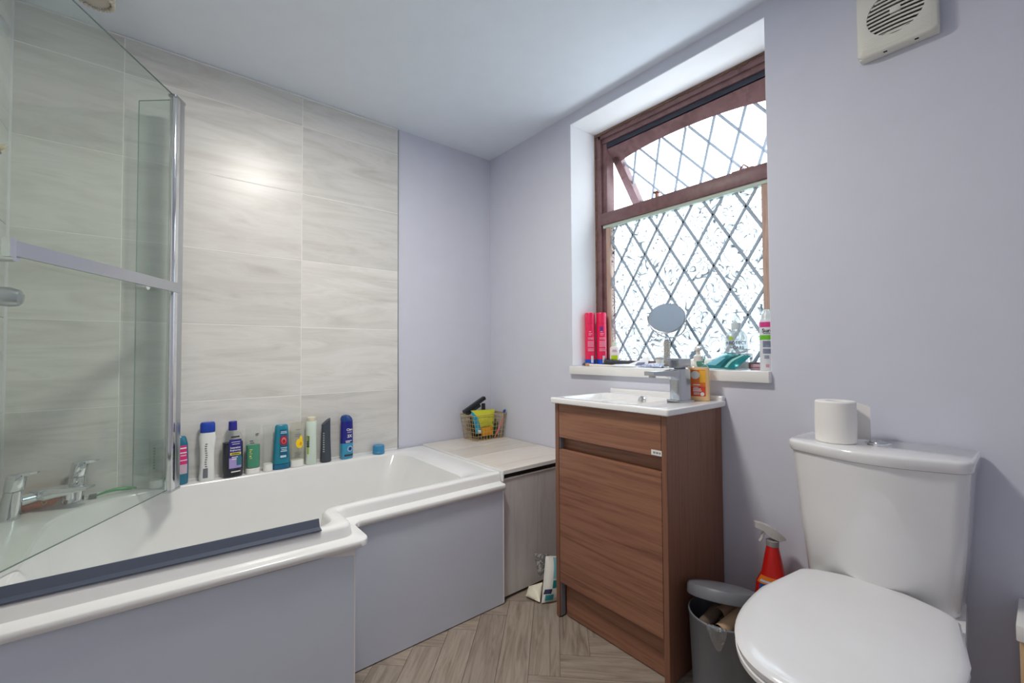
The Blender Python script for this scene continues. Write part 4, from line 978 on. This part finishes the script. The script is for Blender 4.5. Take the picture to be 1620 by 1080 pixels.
# black hair straightener / long black item
hs = thing('hair_straightener', 'black hair straightener sticking up out of the wire basket', 'hair straightener', (-.17, -.07, .62))
A_, B_ = Vector((-.238, -.075, .676)), Vector((-.090, -.055, .742))
dd = (B_-A_).normalized(); up_ = Vector((0, 0, 1)); side_ = dd.cross(up_).normalized(); up_ = side_.cross(dd)
def bar(a, b, w_, h_, off=(0, 0, 0)):
    o_ = Vector(off); return MB().loft([[tuple(p + side_*x*w_ + up_*y*h_ + o_) for x, y in rpoly([(-1, -1, .4), (1, -1, .4), (1, 1, .4), (-1, 1, .4)], 3)] for p in (a, a.lerp(b, .5), b)])
bar(A_, B_, .013, .010).build('arm', black_gl, hs)
bar(A_ + dd*.012 - up_*.018, B_ - dd*.05 - up_*.020, .012, .0085).build('arm', black, hs)
MB().box((-.105, -.062, .640), (-.085, -.048, .712), bevel=.003).build('plug', black, hs)
# dark pouch filling the basket
packet('toiletry_pouch', 'dark brown pouch low in the wire basket behind the sachets', 'pouch', [(-.190, -.075, .530), (-.040, -.075, .530), (-.036, -.065, .640), (-.195, -.065, .640)], .02, mat('dark_pouch', lin(52, 40, 34), .6), loc=(-.115, -.07, .528), puff=.022, seed=9)
packet('sachet', 'dark green sachet low in the wire basket near the toothbrush', 'packet', [(-.110, -.126, .530), (-.050, -.126, .530), (-.042, -.122, .612), (-.102, -.120, .616)], .01, mat('dark_green_foil', lin(28, 76, 60), .4), loc=(-.08, -.125, .528), puff=.006, seed=6)
tb = thing('toothbrush', 'pink and blue toothbrush leaning over the right side of the basket', 'toothbrush', (-.060, -.150, .53))
MB().tube([(-.080, -.140, .530), (-.060, -.144, .565), (-.040, -.148, .600), (-.022, -.146, .635), (-.014, -.143, .655)], [.003, .0042, .004, .003, .0024], 8).build('handle', mat('pink_plastic', lin(222, 110, 128), .35), tb)
MB().tube([(-.0145, -.143, .653), (-.006, -.140, .679)], [.0042, .0045], 8).build('brush_head', mat('cyan_plastic', lin(60, 150, 180), .35), tb)
MB().box((-.0215, -.149, .655), (-.010, -.1425, .676), bevel=.001).build('bristles', mat('blue_bristle', lin(30, 74, 170), .7), tb)

# plastic packet on the floor by the shelf
bgp, pan_ = packet('plastic_bag', 'white and teal plastic packet slumped on the floor beside the vanity unit', 'packet', [(-.352, -.808, .006), (-.255, -.850, .004), (-.205, -.775, .136), (-.287, -.765, .156)], .02, mat('white_film', lin(226, 226, 218), .3, bump=(40, .5)), loc=(-.29, -.79, .002), puff=.028, seed=11)
pan_('teal_panel', .36, .66, .50, .97, mat('pale_teal_film', lin(130, 192, 200), .3), skew=.05)
tealf = mat('teal_film', lin(40, 140, 146), .3)
pan_('teal_panel', .34, .66, .30, .46, tealf, skew=.03)
pan_('teal_panel', .10, .42, .04, .16, tealf)
pan_('navy_panel', .02, .30, .18, .28, mat('navy_film', lin(44, 46, 84), .4), skew=.04)
packet('plastic_bag', 'flattened cream flap of packaging on the floor in front of the tiled shelf', 'packet', [(-.372, -.735, .010), (-.356, -.802, .008), (-.300, -.758, .050), (-.343, -.722, .034)], .01, mat('cream_film', lin(232, 226, 204), .4), loc=(-.35, -.75, .002), puff=.010, seed=12)
packet('plastic_bag', 'grey printed torn corner of packaging standing behind the white packet', 'packet', [(-.300, -.738, .060), (-.272, -.742, .080), (-.235, -.742, .140), (-.325, -.734, .166)], .01, streak_mat('grey_print_film', [(.40, lin(214, 214, 210)), (.5, lin(110, 112, 118)), (.62, lin(220, 220, 214))], (40, 40, 40), rnd=False), loc=(-.28, -.74, .055), puff=.003, seed=14)

# ================================================================== THINGS ON THE WINDOW SILL
GZ = .9347
pink = mat('hot_pink', lin(232, 20, 84), .25, coat=.4); pblue = mat('can_blue', lin(24, 80, 190), .3)
def can(x, y, label, ang, purple=False):
    r_ = thing('hairspray_can', label, 'spray can', (x, y, GZ), 'pink spray cans at the left end of the window sill')
    B = Bottle((x, y, GZ), [(0, .0235, .0235), (.002, .0245, .0245), (.030, .0245, .0245), (.031, .0245, .0245), (.205, .0245, .0245), (.2055, .0238, .0238)], ang=ang)
    B.mesh(z0=.031).build('body', pink, r_); B.mesh(z1=.030).build('base_band', pblue, r_)
    C = Bottle((x, y, GZ), [(.206, .0245, .0245), (.252, .0245, .0245), (.257, .023, .023), (.259, .018, .018)], ang=ang)
    C.mesh().build('cap', pink, r_)
    lp = mat('pale_pink_print', lin(246, 150, 180), .5)
    rows = [(-.004, .165, .010, .004), (-.002, .155, .016, .004), (-.004, .148, .012, .003)] + [(0, .135-.006*i, .028, .003) for i in range(2)] + [(0, .118-.0052*i, .030, .0030) for i in range(6)] + [(0, .082-.005*i, .030, .003) for i in range(3)]
    B.lines('print', rows, lp, r_)['kind'] = 'stuff'
    B.patch(.012, .014, .048, cx=.006).build('barcode', mat('barcode_pale', lin(206, 214, 226), .5), r_)
    if purple: B.patch(.016, .165, .190, cx=-.004).build('badge', mat('purple_label', lin(120, 40, 130), .4), r_)
can(.100, -.684, 'hot pink spray can with blue base at the left end of the sill', -130)
can(.140, -.722, 'hot pink spray can with purple badge, tucked beside the brown window frame', -130, True)
r_ = thing('lotion_bottle', 'small white bottle with a lime green label beside the pink cans', 'bottle', (.150, -.792, GZ))
B = Bottle((.150, -.792, GZ), [(0, .020, .012, 3), (.002, .022, .014, 3), (.085, .022, .014, 3), (.092, .016, .012, 2.4), (.094, .011, .010, 2), (.112, .010, .009, 2)], ang=-140)
B.mesh(z1=.094).build('body', mat('pearl_white', lin(236, 226, 226), .3), r_)
MB().lathe([(.011, .094), (.011, .112), (.009, .114)], (.150, -.792, GZ), 18).build('cap', mat('pale_green_cap', lin(214, 230, 206), .35), r_)
B.patch(.030, .028, .050, cx=-.002).build('label', mat('lime_label', lin(178, 206, 20), .4), r_)
B.lines('print', [(-.002, .074, .018, .003), (-.001, .068, .024, .002)], mat('mauve_print', lin(190, 130, 160), .5), r_)['kind'] = 'stuff'
# hair brush: black bristled roller lying down
hb_ = thing('hair_brush', 'black bristled round hair brush lying along the window sill', 'hair brush', (.085, -.87, GZ))
a_, b_ = Vector((.075, -.795, GZ+.020)), Vector((.095, -.945, GZ+.012))
MB().tube([a_, a_.lerp(b_, .5), b_], [.012, .011, .008], 12).build('barrel', mat('brush_barrel', lin(70, 72, 80), .5), hb_)
mb = MB(); dv = (b_-a_).normalized(); s1 = dv.cross(Vector((0, 0, 1))).normalized(); s2 = s1.cross(dv)
for i in range(26):
    p = a_.lerp(b_, i/25); rr = .019*(1-.35*i/25)
    for k in range(12):
        an = 2*PI*(k+.5*(i % 2))/12; d = s1*math.cos(an)+s2*math.sin(an); q = p + d*rr
        if q.z < GZ+.0015: continue
        mb.cyl(p + d*.009, q, .0009, n=4)
mb.build('bristles', black, hb_, smooth=False)['kind'] = 'stuff'
mk = thing('makeup_brush', 'wooden-handled brush with black tip lying at the sill front left', 'brush', (.02, -.74, GZ))
MB().tube([(.030, -.700, GZ+.008), (.018, -.722, GZ+.0085), (.012, -.735, GZ+.008)], [.005, .0075, .006], 12).build('tip', black, mk)
MB().tube([(.012, -.735, GZ+.008), (.006, -.752, GZ+.0078), (.003, -.764, GZ+.0075)], [.0062, .0075, .006], 12).build('ferrule', mat('tan_wood', lin(196, 152, 104), .5), mk)
MB().tube([(.0035, -.764, GZ+.0065), (.010, -.83, GZ+.006), (.020, -.900, GZ+.005)], [.0055, .0045, .003], 10).build('handle', mat('cream_handle', lin(240, 232, 216), .4), mk)
# papers and sachets in the middle
packet('sachet', 'white printed sachet lying flat on the sill left of the mirror', 'packet', [(.010, -.86, GZ+.004), (.012, -1.00, GZ+.004), (.060, -.99, GZ+.012), (.060, -.87, GZ+.010)], .01, mat('white_foil', lin(228, 228, 232), .4, bump=(60, .5)), loc=(.03, -.93, GZ), puff=.003, seed=21)
pk, pan_ = packet('leaflet', 'folded white leaflet propped on the sill beside the mirror stem', 'leaflet', [(.030, -.935, GZ+.006), (.025, -1.055, GZ+.004), (.075, -1.030, GZ+.048), (.085, -.985, GZ+.030)], .01, mat('leaflet_white', lin(234, 234, 238), .6), loc=(.05, -1.0, GZ), puff=.003, seed=22)
pan_('print_panel', .45, .85, .05, .35, mat('slate_print', lin(110, 120, 150), .5))
packet('sachet', 'blue and white patterned sachet on the sill behind the tap lever', 'packet', [(.006, -1.02, GZ+.003), (.004, -1.13, GZ+.003), (.050, -1.12, GZ+.018), (.052, -1.03, GZ+.016)], .01, streak_mat('blue_white_print', [(.35, lin(226, 228, 236)), (.5, lin(90, 104, 150)), (.7, lin(232, 232, 238))], (90, 90, 90), rnd=False), loc=(.03, -1.07, GZ), puff=.005, seed=23)
MB_cup = thing('small_pot', 'small white pot on the sill just left of the mirror stem', 'pot', (.115, -1.055, GZ))
MB().lathe([(.014, 0), (.016, .002), (.016, .030), (.015, .034), (.012, .034)], (.115, -1.055, GZ), 22).build('pot', white_pl, MB_cup)
MB().lathe([(.0165, .034), (.0165, .043), (.014, .045)], (.115, -1.055, GZ), 22).build('lid', white_pl, MB_cup)
# mirror
mi = thing('vanity_mirror', 'round chrome shaving mirror on a crystal-studded stem on the window sill', 'mirror', (.130, -1.112, GZ))
mc = Vector((.085, -1.108, 1.139)); mn = Vector((-.775, -.36, .517)).normalized()
def disc(prof, c, ax_, n=44): return MB().lathe(prof, c, n, axis=ax_)
disc([(.001, .0), (.070, .0), (.074, .002), (.0755, .005), (.074, .008), (.071, .009)], mc - mn*.006, mn).build('frame', mat('dim_chrome', (.42, .42, .45, 1), .25, metal=1), mi)
disc([(.0705, .0), (.0705, .0006)], mc + mn*.0028, mn).build('mirror_glass', mat('mirror_glass', (.62, .68, .74, 1), .02, metal=1), mi)
# yoke
sd1 = Vector((0, 1, 0)) - mn*mn.y; sd1.normalize(); dn = mn.cross(sd1).normalized()
if dn.z > 0: dn = -dn
yk = [mc + sd1*.080*math.cos(a) + Vector((.0, 0, -.080*math.sin(a))) for a in [PI*k/18 for k in range(19)]]
MB().tube(yk, .0028, 8).build('yoke', mat('dim_chrome'), mi)
bot = mc + Vector((0, 0, -.080))
MB().lathe([(.006, 0), (.009, -.004), (.006, -.012)], bot, 16).build('joint', chrome, mi)
MB().lathe([(.0115, GZ+.008), (.0105, bot.z-.012), (.007, bot.z-.008)], (bot.x, bot.y, 0), 18).build('stem', mat('stem_grey', lin(170, 174, 180), .3, metal=.6), mi)
mb = MB(); nn = 0
for k in range(15):
    for i in range(10):
        a = 2*PI*(i+.5*(k % 2))/10; mb.ball((bot.x+.0115*math.cos(a), bot.y+.0115*math.sin(a), GZ+.014+k*.0066), .0032, 6)
mb.build('crystals', mat('crystal_bead', None), mi)['kind'] = 'stuff'
MB().lathe([(.058, 0), (.060, .003), (.056, .007), (.014, .011)], (bot.x, bot.y, GZ), 36).build('base', chrome, mi)
# clear pump bottle
pb = thing('handwash_bottle', 'clear pump bottle with grey lettering in front of the window, behind the teal packet', 'bottle', (.118, -1.372, GZ))
B = Bottle((.118, -1.372, GZ), [(0, .037, .023, 2.8), (.003, .039, .025, 2.8), (.118, .037, .024, 2.8), (.136, .028, .020, 2.5), (.146, .014, .014, 2), (.150, .0125, .0125, 2)], ang=-148)
hazy = glass_mat('hazy_plastic', (.76, .79, .80, 1), gloss=1.0, haze=.30)
B.mesh().build('body', hazy, pb)
greyp = mat('grey_letters', lin(84, 92, 108), .6)
B.text('print', 'PROTECT', .0155, .096, greyp, pb, cx=-.004, off=.002)
B.text('print', '+CARE', .0155, .079, greyp, pb, cx=-.002, off=.002)
B.patch(.011, .108, .120, cx=-.022, off=.001).build('badge', mat('lime_label', None), pb)
MB().lathe([(.015, .148), (.0165, .149), (.0165, .170), (.014, .172)], (.118, -1.372, GZ), 22).build('collar', mat('pale_collar', lin(206, 214, 216), .3), pb)
MB().lathe([(.006, .172), (.006, .190), (.011, .192), (.010, .202)], (.118, -1.372, GZ), 16).build('pump_head', hazy, pb)
# teal packet, lying and folded
tpk, pan_ = packet('wipes_packet', 'shiny teal foil packet lying folded at the front of the sill', 'packet', [(.055, -1.262, GZ+.005), (.004, -1.415, GZ+.003), (.045, -1.452, GZ+.050), (.080, -1.350, GZ+.062)], .01, mat('teal_foil', lin(34, 128, 132), .18, metal=.35, bump=(25, .8)), loc=(.04, -1.36, GZ), puff=.014, seed=31)
pan_('pale_panel', .18, .45, .10, .55, mat('pale_teal_foil', lin(120, 186, 204), .25), skew=.06)
pan_('dark_panel', .60, .68, .05, .95, mat('dark_teal_foil', lin(12, 76, 84), .25), skew=.02)
pan_('pale_panel', .72, .80, .05, .95, mat('mint_foil', lin(140, 206, 194), .25), skew=.02)
tbp = thing('cream_tube', 'white tube with a green stripe lying behind the orange soap bottle', 'tube', (.10, -1.27, GZ))
C = MB().tube([(.105, -1.205, GZ+.020), (.100, -1.25, GZ+.022), (.092, -1.32, GZ+.026)], [.016, .017, .014], 16); C.build('tube', white_pl, tbp)
MB().tube([(.1055, -1.204, GZ+.020), (.1075, -1.185, GZ+.018)], [.014, .013], 16).build('cap', mat('deep_green', lin(20, 120, 100), .4), tbp)
MB().tube([(.101, -1.235, GZ+.0215), (.100, -1.25, GZ+.022), (.0985, -1.268, GZ+.0225)], [.0172, .0174, .0172], 16).build('stripe', mat('deep_green', None), tbp)
# aerosol at the right end
ae = thing('deodorant_can', 'white aerosol can with pink and green bands at the right end of sill', 'spray can', (.045, -1.505, GZ))
B = Bottle((.045, -1.505, GZ), [(0, .0215, .0215), (.002, .0225, .0225), (.165, .0225, .0225), (.172, .021, .021)], ang=-150)
B.mesh().build('body', mat('can_white', lin(226, 228, 234), .3, metal=.1), ae)
B.band(.146, .163).build('pink_band', mat('magenta_band', lin(214, 60, 140), .35), ae)
B.band(.104, .119).build('green_band', mat('grass_band', lin(108, 190, 40), .35), ae)
B.text('print', 'Sure', .017, .134, mat('ink', lin(40, 46, 66), .5), ae, cx=-.003, off=.0013)
B.lines('print', [(-.004, .125, .022, .002)] + [(0, .098-.0042*i, .034, .0030) for i in range(5)] + [(0, .072-.0042*i, .034, .0028) for i in range(4)] + [(-.006, .050-.004*i, .014, .002) for i in range(3)], mat('slate_print', None), ae)['kind'] = 'stuff'
B.patch(.010, .012, .022, cx=-.004).build('hazard_sign', mat('rosy_print', lin(206, 150, 160), .5), ae)
MB().lathe([(.020, .172), (.017, .178), (.017, .186), (.010, .196), (.009, .204), (.005, .206)], (.045, -1.505, GZ), 22).build('nozzle', mat('pale_collar', None), ae)
pl_ = thing('palette', 'small mauve palette on the sill against the white aerosol can', 'palette', (.075, -1.468, GZ))
MB().box((.060, -1.486, GZ), (.090, -1.444, GZ+.008), bevel=.001).build('base', mat('mauve_card', lin(176, 140, 152), .5), pl_)
MB().box((.0605, -1.4855, GZ+.0095), (.0895, -1.4445, GZ+.019), bevel=.001).build('lid', mat('mauve_lid', lin(190, 150, 160), .5), pl_)
MB().box((.062, -1.484, GZ+.0075), (.088, -1.446, GZ+.0100)).build('joint', dark, pl_, smooth=False)
